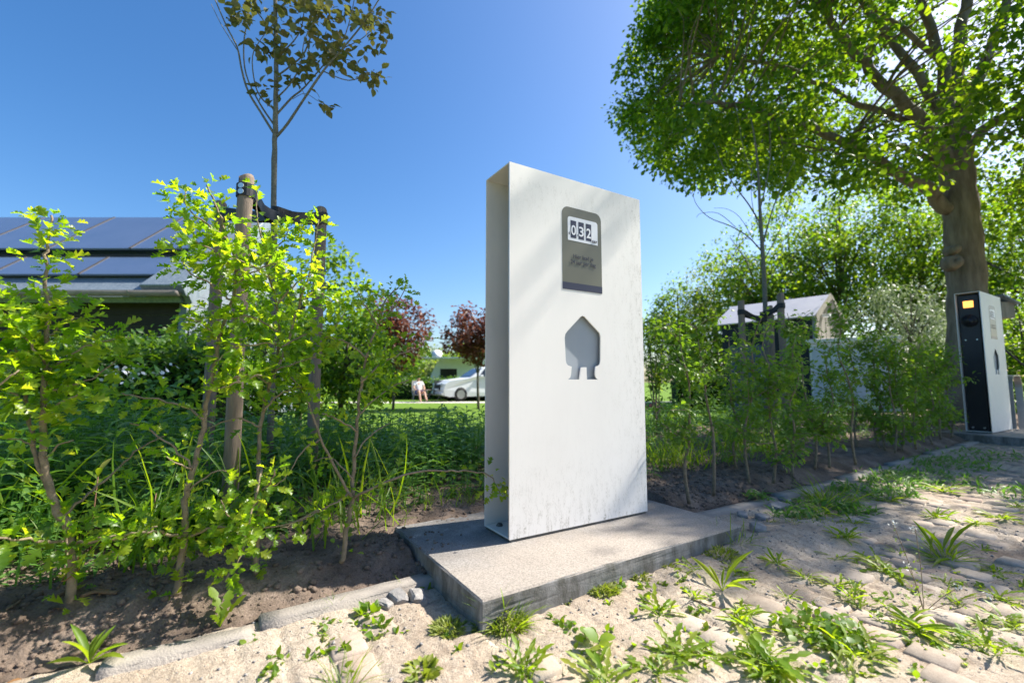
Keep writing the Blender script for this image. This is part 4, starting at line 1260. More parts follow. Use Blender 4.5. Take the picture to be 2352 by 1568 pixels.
# ------------------------------------------------------------------ hawthorn seedlings in the row between the pillars
def seedling(base, h, seed, lean, dens=1.0):
    r_ = random.Random(seed)
    o = empty('hawthorn_seedling', base, 0, 'slim shaded hawthorn seedling in the row between the two white pillars', 'seedling', 'hawthorn seedlings between the pillars')
    st, P, D = MB(), [], []
    top = Vector((lean[0], lean[1], h))
    main = [Vector((0, 0, -0.03))]
    for k in range(1, 7):
        t = k / 6
        main.append(Vector((lean[0] * t * t, lean[1] * t * t, h * t)) + Vector((r_.uniform(-1, 1), r_.uniform(-1, 1), 0)) * 0.03)
    main = smooth_line(main, 3)
    st.tube(main, [0.011 - 0.0085 * i / (len(main) - 1) for i in range(len(main))], 6)
    brs = [main]
    for k in range(r_.randint(11, 15)):
        t = r_.uniform(0.12, 0.97)
        i = int(t * (len(main) - 1))
        a_ = r_.uniform(0, 2 * math.pi)
        ln = r_.uniform(0.14, 0.34) * (1.15 - 0.5 * t)
        d = Vector((math.cos(a_), math.sin(a_), r_.uniform(-0.1, 0.9))).normalized()
        br = [main[i], main[i] + d * ln * 0.5 + Vector((0, 0, 0.01)), main[i] + d * ln + Vector((0, 0, r_.uniform(-0.05, 0.06)))]
        br = smooth_line(br, 3)
        st.tube(br, [0.0035, 0.003, 0.003, 0.0025, 0.002, 0.002, 0.0015][:len(br)], 5)
        brs.append(br)
    # a few low sprays reach the ground
    for bi, br in enumerate(brs):
        tot = sum((br[i + 1] - br[i]).length for i in range(len(br) - 1))
        n = int((tot * (120 if bi == 0 else 230)) * dens)
        for _ in range(n):
            t = r_.random() * 0.999 * (len(br) - 1); i = int(t)
            p = br[i].lerp(br[i + 1], t - i)
            if bi == 0 and p.z < 0.35 * h: continue
            out = Vector((r_.gauss(0, 1), r_.gauss(0, 1), r_.gauss(0, 0.8))).normalized()
            P.append(p + out * r_.choice((0.01, 0.02, 0.04, 0.06)) + Vector(base)); D.append(out)
    st.build('stem', M['bark_young'], o, True)
    n = len(P)
    foliage('foliage', 'haw2', np.array([p[:] for p in P]), np.array([d[:] for d in D]), unit(n) * 0.6 + np.array([0, -0.1, 0.9]), 0.039 * rng.uniform(0.6, 1.25, n), M['haw_r'], o)
row_px = [(300, 1460, 0.95), (450, 1410, 1.0), (670, 1350, 1.05), (815, 1340, 1.05), (930, 1300, 0.95), (1070, 1260, 1.15), (1160, 1250, 0.9), (1320, 1230, 1.25),
          (1465, 1150, 1.05), (1500, 1150, 0.95), (1560, 1160, 0.95), (1605, 1150, 1.0), (1690, 1140, 1.0), (1790, 1110, 0.95), (1840, 1080, 1.0), (1905, 1070, 0.85)]
for k, (cx, cy, h) in enumerate(row_px):
    p = ground_at((1600 + cx * 0.408) / 1.0884, (650 + cy * 0.408) / 1.0884)
    rr_ = random.Random(k + 50)
    seedling((p.x, p.y, p.z), h * 1.08, 100 + k, (rr_.uniform(-0.1, 0.1), rr_.uniform(-0.08, 0.08)), 1.0)
for k, (a, b, h) in enumerate(((5.3, 0.42, 1.0), (5.7, 0.30, 0.95), (6.1, 0.45, 0.9), (3.2, 0.45, 1.0), (2.4, 0.5, 1.05), (4.3, 0.42, 1.1))):
    p = L(a, b, gz(a, b))
    seedling((p.x, p.y, p.z), h, 300 + k, (0.03, 0.05))
# tall thin multi-stem shrub right behind the pillar's edge
ps_ = ground_at(1540, 1010)
def wand(base, h, n, seed, label, spread, key='lance', size=0.075, mt='haw_r', dens=26):
    r_ = random.Random(seed)
    o = empty('wand_shrub', base, 0, label, 'shrub')
    st, P, D = MB(), [], []
    for _ in range(n):
        a_ = r_.uniform(0, 6.28); e = Vector((math.cos(a_) * spread, math.sin(a_) * spread, 0)) * r_.uniform(0.3, 1)
        pts = smooth_line([Vector((r_.uniform(-.04, .04), r_.uniform(-.04, .04), -0.03)), e * 0.35 + Vector((0, 0, h * 0.4)), e * 0.8 + Vector((0, 0, h * r_.uniform(0.8, 1.0)))], 5)
        st.tube(pts, [0.008 - 0.006 * i / (len(pts) - 1) for i in range(len(pts))], 6)
        for _ in range(int(h * dens)):
            t = r_.uniform(0.45, 0.999) * (len(pts) - 1); i = int(t)
            out = Vector((r_.gauss(0, 1), r_.gauss(0, 1), r_.gauss(0.4, 0.6))).normalized()
            P.append(pts[i].lerp(pts[i + 1], t - i) + Vector(base)); D.append(out)
    st.build('stem', M['bark_young'], o, True)
    foliage('foliage', key, np.array([p[:] for p in P]), np.array([d[:] for d in D]), unit(len(P)) * 0.5 + np.array([0, 0, 1.0]), size * rng.uniform(0.6, 1.2, len(P)), M[mt], o)
    return o
wand((ps_.x, ps_.y + 0.5, gz(*ab(ps_))), 1.55, 9, 5, 'thin many-stemmed shrub rising behind the edge of the large white pillar', 0.22, 'lance', 0.095, 'treegreen', 40)

# ------------------------------------------------------------------ tall weeds filling the bed
def weed_field(name, label, n, ra, rb, hfun, key, leaf, per, mt, seed, spread=0.09):
    r_ = np.random.default_rng(seed)
    A_ = r_.uniform(*ra, n); B_ = r_.uniform(*rb, n)
    H = hfun(A_, B_) * r_.uniform(0.6, 1.15, n)
    keep = H > 0.04
    A_, B_, H = A_[keep], B_[keep], H[keep]
    n = len(A_)
    X = ORG.x + AX.x * A_ + BX.x * B_; Y = ORG.y + AX.y * A_ + BX.y * B_; Z = gz_arr(A_, B_)
    lean = r_.normal(0, 0.1, (n, 2))
    i = np.repeat(np.arange(n), per)
    t = np.tile((np.arange(per) + 0.5) / per, n)
    t = 0.12 + 0.88 * t
    ang = np.tile(np.arange(per) * 2.4, n) + np.repeat(r_.uniform(0, 6.28, n), per)
    P = np.stack([X[i] + lean[i, 0] * H[i] * t * t, Y[i] + lean[i, 1] * H[i] * t * t, Z[i] + H[i] * t], 1)
    D = np.stack([np.cos(ang), np.sin(ang), 0.15 + 0.9 * t ** 3], 1)
    Nn = np.stack([-np.cos(ang) * 0.3, -np.sin(ang) * 0.3, np.ones(len(ang))], 1) + r_.normal(0, 0.2, (len(ang), 3))
    S = leaf * (1.15 - 0.55 * t) * r_.uniform(0.7, 1.2, len(t)) * np.clip(H[i] / 0.4, 0.45, 1.15)
    V, F, rr_ = scatter(key, P, D, Nn, S)
    # stems
    sv, sf = [], []
    for k in range(n):
        q = [Vector((X[k], Y[k], Z[k] - 0.02)), Vector((X[k] + lean[k, 0] * H[k] * 0.25, Y[k] + lean[k, 1] * H[k] * 0.25, Z[k] + H[k] * 0.5)), Vector((X[k] + lean[k, 0] * H[k], Y[k] + lean[k, 1] * H[k], Z[k] + H[k]))]
        for m_, p in enumerate(q):
            w = 0.0035 - 0.001 * m_
            sv += [(p.x - w, p.y, p.z), (p.x + w, p.y + w, p.z)]
        o_ = len(V) + k * 6
        sf += [(o_, o_ + 1, o_ + 3, o_ + 2), (o_ + 2, o_ + 3, o_ + 5, o_ + 4)]
    V = np.concatenate([V, np.array(sv)]); F = np.concatenate([F, np.array(sf)]); rr_ = np.concatenate([rr_, np.full(len(sv), 0.3)])
    o = link(name, arrmesh(name, V, F, rr_, True), M[mt])
    tag(o, label, 'weeds', kind='stuff')
def h_left(a, b):
    edge = np.interp(a, [-3.2, -1.9, -1.3, -0.9, -0.3, 0.4, 1.0], [0.34, 0.40, 0.52, 0.62, 0.72, 0.85, 0.95])
    return np.where(b < edge, 0, np.clip((b - edge) * 0.9, 0.10, np.where(a < -1.3, 0.50, 0.40))) * np.where(a < -1.6, 1.12, 1.0)
weed_field('tall_weeds', 'dense shaded green weeds behind the hawthorn shrubs', 1500, (-4.0, 1.0), (0.36, 2.9), h_left, 'lance', 0.13, 13, 'weed', 61)
def h_right(a, b):
    return np.where(b < 0.62, 0, np.clip((b - 0.5) * 0.5, 0.1, 0.36))
weed_field('low_weeds', 'low green weeds behind the hawthorn seedlings', 750, (1.0, 8.0), (0.55, 3.0), h_right, 'lance', 0.12, 10, 'weed', 62)
def grass_field(name, label, n, ra, rb, h, mt, seed, edge=None, hv=0.5):
    r_ = np.random.default_rng(seed)
    A_ = r_.uniform(*ra, n); B_ = r_.uniform(*rb, n)
    k = fbm(A_ * 2.2, B_ * 2.2, 3, seed) > -0.05
    A_, B_ = A_[k], B_[k]; n = len(A_)
    P = np.stack([ORG.x + AX.x * A_ + BX.x * B_, ORG.y + AX.y * A_ + BX.y * B_, gz_arr(A_, B_) - 0.01], 1)
    D = r_.normal(0, 0.38, (n, 3)); D[:, 2] = 1
    S = h * r_.uniform(1 - hv, 1 + hv, n)
    V, F, rr_ = scatter('blade', P, D, r_.normal(0, 1, (n, 3)), S)
    o = link(name, arrmesh(name, V, F, rr_, True), M[mt])
    tag(o, label, 'grass', kind='stuff')
grass_field('tall_grass', 'long grass blades among the weeds at the tied hawthorn', 420, (-2.8, -0.3), (0.36, 0.95), 0.34, 'grass', 81)
grass_field('bed_grass', 'grass growing between the slab and the hawthorn seedlings', 900, (0.9, 3.6), (0.55, 1.2), 0.2, 'grass', 82)
grass_field('edge_grass', 'sparse short grass at the edge of the shaded soil', 160, (-0.5, 0.6), (0.62, 0.85), 0.12, 'grass', 83)

# broad docks
def rosette(name, label, cat, group, p, key, mt, n, size, up, seed, wide=1.0, jit=0.25):
    r_ = random.Random(seed)
    o = empty(name, p, 0, label, cat, group)
    me = MESH_CACHE.setdefault((key, mt), shape_mesh(key, M[mt]))
    for k in range(n):
        a_ = 2.4 * k + r_.uniform(-0.5, 0.5)
        e = up * r_.uniform(0.1, 1.9)
        d = Vector((math.cos(a_), math.sin(a_), e))
        s = size * r_.uniform(1 - jit * 1.6, 1 + jit)
        q = Vector((r_.gauss(0, 1), r_.gauss(0, 1), 0)) * size * 0.22 * (n > 9)
        a_ += r_.gauss(0, 0.5)
        nm = Vector((-math.cos(a_) * e, -math.sin(a_) * e, 1)) + Vector((r_.gauss(0, 0.25), r_.gauss(0, 0.25), 0))
        link('leaf', me, None, o, Matrix.Translation(q) @ frame(d, nm).to_4x4() @ Matrix.Diagonal((s * wide, s, s, 1)))
    return o
MESH_CACHE = {}
GD = 'docks in the bed'
rosette('dock_plant', 'broad dock with dark round-ended leaves behind the crooked hawthorn stem', 'dock', GD, lay(ground_at(330, 1238)), 'dock', 'dock', 6, 0.30, 0.9, 3, 1.5)
rosette('dock_plant', 'broad dock with light ribbed leaves behind the drooping hawthorn shoot', 'dock', GD, lay(ground_at(500, 1225)), 'dock', 'dock', 7, 0.32, 1.0, 4, 1.5)
# upright willowherb with a whorled tip, and grey mugwort at the bed edge
def herb(name, label, p, h, key, mt, n, size, seed, cat='weed'):
    r_ = random.Random(seed)
    o = empty(name, p, 0, label, cat)
    MB().tube([Vector((0, 0, -0.02)), Vector((0.004, 0, h * 0.5)), Vector((0.008, 0.004, h))], [0.0035, 0.003, 0.002], 6).build('stem', M['twig_red'], o, True)
    me = MESH_CACHE.setdefault((key, mt), shape_mesh(key, M[mt]))
    for k in range(n):
        t = 0.25 + 0.75 * k / (n - 1)
        a_ = 2.4 * k
        d = Vector((math.cos(a_), math.sin(a_), 0.25 + 1.6 * max(0, t - 0.7) / 0.3))
        s = size * (1.1 - 0.35 * t) * r_.uniform(0.8, 1.1)
        link('leaf', me, None, o, Matrix.Translation((0.008 * t, 0.004 * t, h * t)) @ frame(d, Vector((0, 0, 1)) - d * 0.2).to_4x4() @ Matrix.Diagonal((s, s, s, 1)))
herb('willowherb', 'upright willowherb with a whorled tip between the two broad docks', lay(ground_at(345, 1245)), 0.21, 'plantain', 'dock', 17, 0.10, 8)
herb('willowherb', 'pale willowherb catching the sun beside the forked hawthorn stem', lay(ground_at(205, 1270)), 0.30, 'plantain', 'pavweed', 20, 0.10, 9)

# ------------------------------------------------------------------ weeds in the paving
def pv(u, v):
    return lay(ground_at(u, v), -0.002)
def tuft(name, label, group, p, n, size, mt, key, seed, rad=0.03, up=1.2, cat='weed', h=0.0):
    """a dense little cushion or grass tuft: too many blades to count, one mesh"""
    r_ = np.random.default_rng(seed)
    ang = r_.uniform(0, 6.28, n); rr_ = rad * np.sqrt(r_.random(n))
    P = np.stack([p.x + np.cos(ang) * rr_, p.y + np.sin(ang) * rr_, np.full(n, p.z - 0.002) + h * (1 - (rr_ / rad) ** 2) * r_.random(n)], 1)
    D = np.stack([np.cos(ang) * (0.3 + rr_ / rad), np.sin(ang) * (0.3 + rr_ / rad), up * r_.uniform(0.2, 1.3, n)], 1) + r_.normal(0, 0.25, (n, 3))
    o = empty(name, p, 0, label, cat, group)
    foliage('blades', key, P, D, r_.normal(0, 0.5, (n, 3)) + np.array([0, 0, 1.0]), size * r_.uniform(0.6, 1.3, n), M[mt], o)
    return o
GW = 'leafy weeds in the paving joints'
LBL = 'toothed dandelion rosette growing in the sandy paving'
dand = [  # u, v, leaves, size, upright, label
    (1765, 1528, 34, 0.100, 0.5, 'widest toothed dandelion clump on the paving, sprawling between sunken bricks'),
    (1548, 1502, 24, 0.080, 0.75, 'round toothed dandelion clump in front of the slab front edge'),
    (1208, 1538, 20, 0.075, 1.0, 'dandelion with upright blades in front of the slab corner'),
    (1392, 1568, 18, 0.080, 0.9, 'leafy dandelion on the sand, out beyond the small round-leaved weed'),
    (1700, 1428, 16, 0.062, 1.1, LBL), (1935, 1243, 16, 0.080, 0.9, 'bright dandelion beside the mossy patch of gravel'),
    (1920, 1345, 14, 0.062, 0.8, LBL), (2045, 1320, 28, 0.090, 0.6, 'large bright dandelion beside the tall shepherd\'s purse stalks'),
    (2000, 1290, 16, 0.070, 0.6, LBL), (2105, 1450, 22, 0.085, 0.6, 'dandelion under the tall shepherd\'s purse stalks'), (2215, 1475, 14, 0.065, 0.6, LBL),
    (1985, 1395, 18, 0.060, 0.5, LBL), (1850, 1328, 14, 0.060, 0.9, LBL), (1955, 1375, 9, 0.06, 1.0, LBL), (2240, 1205, 12, 0.07, 0.5, LBL), (2300, 1190, 16, 0.1, 0.5, LBL), (2345, 1165, 14, 0.1, 0.6, LBL),
    (1810, 1375, 9, 0.05, 0.9, LBL), (2040, 1390, 12, 0.055, 0.5, LBL), (2330, 1395, 7, 0.04, 0.9, LBL), (2345, 1350, 7, 0.045, 0.9, LBL), (2250, 1430, 9, 0.05, 0.5, LBL), (2290, 1310, 12, 0.07, 0.25, LBL), (2180, 1340, 12, 0.05, 0.6, LBL),
    (2150, 1190, 14, 0.09, 0.7, LBL), (2050, 1150, 14, 0.09, 0.7, LBL), (1890, 1180, 14, 0.09, 0.8, LBL), (1960, 1200, 12, 0.08, 0.7, LBL), (2170, 1130, 14, 0.11, 0.6, LBL), (2260, 1260, 9, 0.06, 0.6, LBL)]
rd = random.Random(77)
for _ in range(34):
    u, v = rd.uniform(1500, 2352), rd.uniform(1270, 1560)
    if v > 1400 - (u - 1090) * 0.30:
        dand.append((u, v, rd.randint(7, 13), rd.uniform(0.04, 0.075), rd.uniform(0.4, 1.1), LBL))
for k, (u, v, n, s, up, lb) in enumerate(dand):
    rosette('dandelion', lb, 'dandelion', GW if lb == LBL else None, pv(u, v), 'plantain' if k % 5 == 4 else 'dandelion', 'pavweed', int(n * 2.1), s * 0.86, up * 1.15, 400 + k, 0.5 if k % 5 == 4 else 0.55, 0.45)
rosette('plantain', 'tall narrow plantain with one long upright blade behind the slab corner bricks', 'plantain', None, pv(1660, 1362), 'plantain', 'pavweed', 7, 0.15, 2.6, 61, 0.40, 0.4)
rosette('plantain', 'lush bright plantain with long blades at the shade line', 'plantain', None, pv(2176, 1275), 'plantain', 'pavweed', 14, 0.15, 2.4, 62, 0.3, 0.4)
tuft('grass_tuft', 'bright grass tuft round the foot of the lush plantain', None, pv(2170, 1282), 110, 0.12, 'grass', 'blade', 63, 0.03, 0.7, 'grass')
rosette('dandelion', 'dandelion with two jagged upright leaves on the kerb', 'dandelion', None, pv(505, 1435), 'dandelion', 'pavweed', 4, 0.12, 2.6, 64, 0.9)
rosette('dandelion', 'dandelion with one tall broad leaf on the bare soil before the kerb', 'dandelion', None, lay(ground_at(205, 1525)), 'plantain', 'pavweed', 8, 0.105, 1.7, 65, 0.6)
rosette('round_weed', 'small round-leaved weed between the paving bricks', 'weed', None, pv(1372, 1488), 'round', 'pavweed', 11, 0.062, 0.9, 66, 1.1)
rosette('round_weed', 'tiny round-leaved weed before the slab front', 'weed', None, pv(1535, 1405), 'round', 'pavweed', 5, 0.04, 0.8, 67, 1.1)
# clover patch
cl = pv(1875, 1462)
ct = empty('clover_patch', cl, 0, 'dense round patch of dark green clover on the paving', 'clover')
r_ = np.random.default_rng(12); n = 210
ang = r_.uniform(0, 6.28, n); rr_ = 0.11 * np.sqrt(r_.random(n))
P = np.stack([cl.x + np.cos(ang) * rr_ * 1.1, cl.y + np.sin(ang) * rr_ * 0.8, cl.z + 0.012 + r_.random(n) * 0.035], 1)
foliage('blades', 'round', P, unit(n) + np.array([0, 0, 0.2]), unit(n) * 0.5 + np.array([0, -0.2, 1]), 0.034 * r_.uniform(0.7, 1.3, n), M['grass'], ct)
# cushions along the slab and grass tufts
cush = [(1160, 1432, 0.060, 520, 0.10, 'large yellow-green moss cushion with grass at the slab corner'), (1030, 1450, 0.042, 260, 0.05, 'moss cushion beside the loose stones at the slab end'), (1385, 1368, 0.045, 260, 0.03, 'low moss cushion against the middle of the slab front'),
        (1465, 1335, 0.035, 140, 0.015, 'thin moss strip against the slab front'), (1530, 1312, 0.05, 260, 0.03, 'wide moss cushion against the slab front'), (1660, 1290, 0.07, 300, 0.06, 'grassy cushion hiding the shaded slab corner'), (1110, 1440, 0.03, 140, 0.04, 'small moss cushion squeezed under the slab edge'),
        (1300, 1385, 0.02, 60, 0.012, 'tiny moss cushion against the slab front')]
for k, (u, v, rad, n, hh, lb) in enumerate(cush):
    tuft('moss_cushion', lb, 'moss cushions along the slab', pv(u, v), int(n * 1.6), 0.02, 'cushion', 'lance', 500 + k, rad * 1.15, 1.5, 'moss', hh * 0.45)
for k, (u, v, n, s, rad, up, lb, mt) in enumerate([
        (1160, 1440, 90, 0.10, 0.05, 2.2, 'upright grass tuft growing through the large moss cushion', 'grass'), (785, 1582, 46, 0.085, 0.03, 1.8, 'fine grass tuft standing alone on the sand before the kerb', 'grass'), (1690, 1262, 60, 0.10, 0.06, 1.6, 'grass tuft at the shaded slab corner', 'grass'),
        (848, 1412, 30, 0.035, 0.025, 1.2, 'small leafy tuft against the kerb', 'grass'), (868, 1450, 26, 0.03, 0.03, 1.0, 'small leafy tuft on the sand near the kerb', 'grass'), (970, 1545, 60, 0.028, 0.035, 1.0, 'grey-green dusty weed on the bright sand', 'cushion'),
        (765, 1400, 14, 0.045, 0.012, 2.2, 'tiny upright seedling weed beside the kerb', 'grass'), (745, 1492, 16, 0.03, 0.05, 0.6, 'flat little weed on the sand below the kerb', 'cushion'), (1900, 1150, 120, 0.14, 0.12, 1.4, 'shaded grass tuft beside the rubble stones', 'grass'),
        (930, 1292, 8, 0.05, 0.008, 2.0, 'single sprout in the dark soil beside the slab', 'grass'), (970, 1352, 12, 0.03, 0.012, 1.6, 'little clover sprout on the kerb end', 'grass'), (905, 1145, 36, 0.12, 0.04, 1.8, 'shaded grass tuft in the soil behind the slab', 'grass'), (1080, 1160, 30, 0.09, 0.03, 1.8, 'shaded grass tuft behind the slab near the pillar', 'grass')]):
    tuft('grass_tuft', lb, None, lay(ground_at(u, v), -0.002), n, s, mt, 'blade' if s > 0.04 else 'quad', 600 + k, rad, up, 'grass')
# low green mats in shade along the far paving and scattered sprigs
def mat_weeds(name, label, spots, mt, size, seed):
    r_ = np.random.default_rng(seed)
    P = []
    for u, v, rad, n in spots:
        c = ground_at(u, v)
        a_ = r_.uniform(0, 6.28, n); q = rad * np.sqrt(r_.random(n))
        P.append(np.stack([c.x + np.cos(a_) * q * 1.3, c.y + np.sin(a_) * q, np.full(n, c.z) + r_.random(n) * 0.05 * (1 - q / rad)], 1))
    P = np.concatenate(P)
    n = len(P)
    D = unit(n) + np.array([0, 0, 0.35])
    o = foliage(name, 'lance', P, D, unit(n) * 0.5 + np.array([0, 0, 1.0]), size * r_.uniform(0.6, 1.3, n), M[mt])
    tag(o, label, 'weeds')
mat_weeds('shaded_weeds', 'dark green mat of low weeds over the shaded paving', [(1900, 1165, 0.2, 330), (2000, 1130, 0.22, 420), (2110, 1095, 0.34, 620), (2180, 1065, 0.3, 400), (1830, 1185, 0.12, 160), (1740, 1140, 0.06, 60), (2330, 1130, 0.2, 160), (2240, 1045, 0.4, 260), (2060, 1110, 0.2, 260), (1960, 1175, 0.1, 90)], 'weed', 0.052, 90)
mat_weeds('gravel_moss', 'yellow-green moss and tiny weeds on the gravel beside the slab', [(1830, 1215, 0.14, 420), (1790, 1235, 0.1, 260), (1870, 1200, 0.12, 260), (1740, 1240, 0.06, 120)], 'cushion', 0.022, 91)
# sprigs strewn over the paving
r_ = np.random.default_rng(93)
P = []
for _ in range(150):
    u, v = r_.uniform(560, 2352), r_.uniform(1290, 1560)
    if 880 < u < 1720 and v < 1400 - (u - 1090) * 0.30: continue
    if u < 1000 and v < 1480 - (u - 500) * 0.28: continue
    c = pv(u, v)
    for _ in range(r_.integers(5, 16)):
        P.append((c.x + r_.normal(0, 0.012), c.y + r_.normal(0, 0.012), c.z))
P = np.array(P); n = len(P)
tag(foliage('tiny_sprigs', 'simple', P, unit(n) + np.array([0, 0, 0.7]), unit(n) * 0.4 + np.array([0, 0, 1.0]), 0.022 * r_.uniform(0.5, 1.4, n), M['grass']), 'tiny green sprigs strewn over the sandy paving', 'weeds')
# shepherd's purse with tall stalks
sp0 = pv(2122, 1402)
spo = empty('shepherds_purse', sp0, 0, 'shepherd\'s purse with tall bare stalks and tiny white flower heads', 'weed')
for k, (u, v) in enumerate(((2102, 1212), (2050, 1200), (2200, 1350), (2270, 1365), (2085, 1300))):
    tip = at(u, v, sp0.y + (0.04 if k < 2 else -0.03)) - sp0
    pts = smooth_line([Vector((0, 0, 0)), tip * 0.5 + Vector((0.005, 0, 0.01)), tip], 5)
    MB().tube(pts, [0.0013] * len(pts), 5).build('stalk', M['bark_young'], spo, True)
    P = np.array([(sp0 + tip * t + Vector((rng.normal(0, 0.012), rng.normal(0, 0.012), 0)))[:] for t in np.linspace(0.35, 0.9, 9)])
    foliage('seed_pods', 'quad', P, unit(9), unit(9), np.full(9, 0.009), M['grass'], spo)
    P = np.array([(sp0 + tip + Vector((rng.normal(0, 0.006), rng.normal(0, 0.006), rng.normal(0, 0.005))))[:] for _ in range(12)])
    foliage('flower_head', 'quad', P, unit(12), unit(12), np.full(12, 0.008), M['petal'], spo)
# loose stones beside the slab
def rock(p, s, seed, label, group, rz=0.0):
    r_ = random.Random(seed)
    bm = bmesh.new()
    bmesh.ops.create_icosphere(bm, subdivisions=2, radius=1)
    for v in bm.verts:
        c = v.co
        c.x = math.copysign(abs(c.x) ** 0.5, c.x); c.y = math.copysign(abs(c.y) ** 0.5, c.y); c.z = math.copysign(abs(c.z) ** 0.7, c.z)
        v.co = Vector((c.x * s[0], c.y * s[1], c.z * s[2])) * r_.uniform(0.86, 1.08)
    me = bpy.data.meshes.new('loose_stone'); bm.to_mesh(me); bm.free()
    o = link('loose_stone', me, M['rubble']); o.location = p; o.rotation_euler = (r_.uniform(-.2, .2), r_.uniform(-.2, .2), rz)
    tag(o, label, 'stone', group)
GR = 'loose stones beside the slab'
for k, (u, v, s, lb) in enumerate([(1790, 1166, (0.075, 0.05, 0.02), 'flat broken stone, largest of those behind the slab corner'), (1750, 1192, (0.05, 0.035, 0.02), 'grey stone beside the largest flat one behind the slab corner'), (1706, 1186, (0.045, 0.03, 0.02), 'grey stone touching the slab back corner'), (1742, 1235, (0.05, 0.035, 0.03), 'rounded stone half hidden by moss at the slab corner'),
        (1800, 1150, (0.05, 0.03, 0.015), 'pinkish flat stone behind the largest flat one'), (958, 1375, (0.04, 0.03, 0.025), 'rounded grey stone wedged between the kerb and the slab end'), (915, 1378, (0.04, 0.03, 0.02), 'flatter grey stone beside the kerb end'), (885, 1392, (0.03, 0.02, 0.02), 'small grey stone beside the kerb end')]):
    rock(lay(ground_at(u, v), s[2] * 0.2), s, 700 + k, lb, GR, 0.5 + 0.3 * k)
# crumbs of soil: on the bed, on the slab
def crumbs(name, label, pts, sizes, m, cat='soil'):
    ico = bmesh.new(); bmesh.ops.create_icosphere(ico, subdivisions=1, radius=1)
    V0 = np.array([v.co[:] for v in ico.verts]); F0 = np.array([[v.index for v in f.verts] for f in ico.faces]); ico.free()
    n = len(pts)
    V = V0[None] * (1 + 0.35 * rng.uniform(-1, 1, (n, len(V0), 1))) * sizes[:, None, None] * np.array([1, 1, 0.75]) + pts[:, None, :]
    F = (F0[None] + (np.arange(n) * len(V0))[:, None, None]).reshape(-1, 3)
    tag(link(name, arrmesh(name, V.reshape(-1, 3), F, None, False), m), label, cat, kind='stuff')
n = 17000
A_ = rng.uniform(-2.6, 2.6, n); B_ = 0.07 + 0.95 * rng.random(n) ** 1.4
dens = fbm(A_ * 3, B_ * 3, 3, 55) + 0.25 > rng.random(n) * 0.5
A_, B_ = A_[dens], B_[dens]
Pz = soil_h(A_, B_)
pts = np.stack([ORG.x + AX.x * A_ + BX.x * B_, ORG.y + AX.y * A_ + BX.y * B_, Pz + 0.002], 1)
crumbs('soil_crumbs', 'crumbs and clods of dark soil on the bed', pts, 0.0028 + 0.013 * rng.random(len(pts)) ** 5, M['soil'])
n = 6500
A_ = rng.uniform(-1.8, 2.8, n); B_ = rng.uniform(-1.3, 0.05, n)
pts = np.stack([ORG.x + AX.x * A_ + BX.x * B_, ORG.y + AX.y * A_ + BX.y * B_, gz_arr(A_, np.minimum(B_, 0)) + sand_h(A_, B_) + 0.001], 1)
crumbs('sand_grit', 'coarse grit strewn over the sandy paving', pts, 0.0012 + 0.0055 * rng.random(n) ** 5, M['rubble'], 'grit')
sc_ = [on(1000, 1240, SLZ), on(1010, 1255, SLZ), on(985, 1225, SLZ), on(1040, 1250, SLZ)]
pts = np.array([[c.x + rng.normal(0, 0.035), c.y + rng.normal(0, 0.04), SLZ + 0.001] for c in sc_ for _ in range(16)])
pts[:, 2] = SLZ + 0.001
crumbs('slab_crumbs', 'crumbs of soil spilled on the slab end', pts, 0.001 + 0.008 * rng.random(len(pts)) ** 3, M['soil'])
# ------------------------------------------------------------------ buildings
def metal(name, c1, c2, rough=0.45, **k): return plain(name, c1, c2, rough, **k)
M['zinc'] = plain('zinc_sheet', (0.13, 0.17, 0.21), (0.27, 0.31, 0.34), 0.5, 5, metal=0.2, sc=(6, 6, 0.5))
M['gutter'] = plain('dull_gutter', (0.38, 0.32, 0.31), (0.28, 0.24, 0.23), 0.6, 8)
M['solar'] = plain('solar_glass', (0.085, 0.125, 0.215), (0.10, 0.14, 0.235), 0.14, 2, spec=0.9)  # bluish base colour stands in for the reflected sky
M['solar_frame'] = plain('panel_frame', (0.085, 0.07, 0.06), (0.06, 0.055, 0.05), 0.6, 9)
M['tarwood'] = plain('black_boarding', (0.022, 0.018, 0.016), (0.034, 0.028, 0.024), 0.8, 6, 0.4, 40)
M['greywood'] = plain('grey_boarding', (0.22, 0.26, 0.31), (0.16, 0.19, 0.23), 0.75, 5, 0.4, 30, sc=(1, 1, 8))
M['oakwood'] = plain('bleached_boards', (0.30, 0.27, 0.23), (0.2, 0.18, 0.155), 0.8, 5, 0.3, 30, sc=(5, 5, 0.6))
M['white_paint'] = plain('white_paint', (0.78, 0.79, 0.8), (0.7, 0.71, 0.73), 0.4, 4)
M['dark_glass'] = plain('dark_glass', (0.02, 0.025, 0.03), (0.03, 0.035, 0.04), 0.08, 3, spec=0.7)
M['sheet_roof'] = plain('pale_sheet_roof', (0.50, 0.48, 0.52), (0.42, 0.41, 0.46), 0.3, 4, spec=0.6)
M['darkpaint'] = plain('blue_black_boards', (0.012, 0.016, 0.026), (0.02, 0.026, 0.04), 0.7, 6)
M['bluegrey'] = plain('blue_grey_door', (0.07, 0.09, 0.13), (0.09, 0.11, 0.15), 0.6, 6)
# barn with solar panels
X1, Y0, Y1 = -5.82, 8.0, 10.5
ZE, ZR = 2.36, 4.40
X0 = -16.0
barn = empty('barn', (X1, Y0, 0), 0, 'black boarded barn with solar panels over its low roof', 'barn')
bo = Vector((X1, Y0, 0))
W2 = 2 * (Y1 - Y0)
sl = math.atan2(ZR - ZE, Y1 - Y0)
SLN = math.hypot(ZR - ZE, Y1 - Y0)
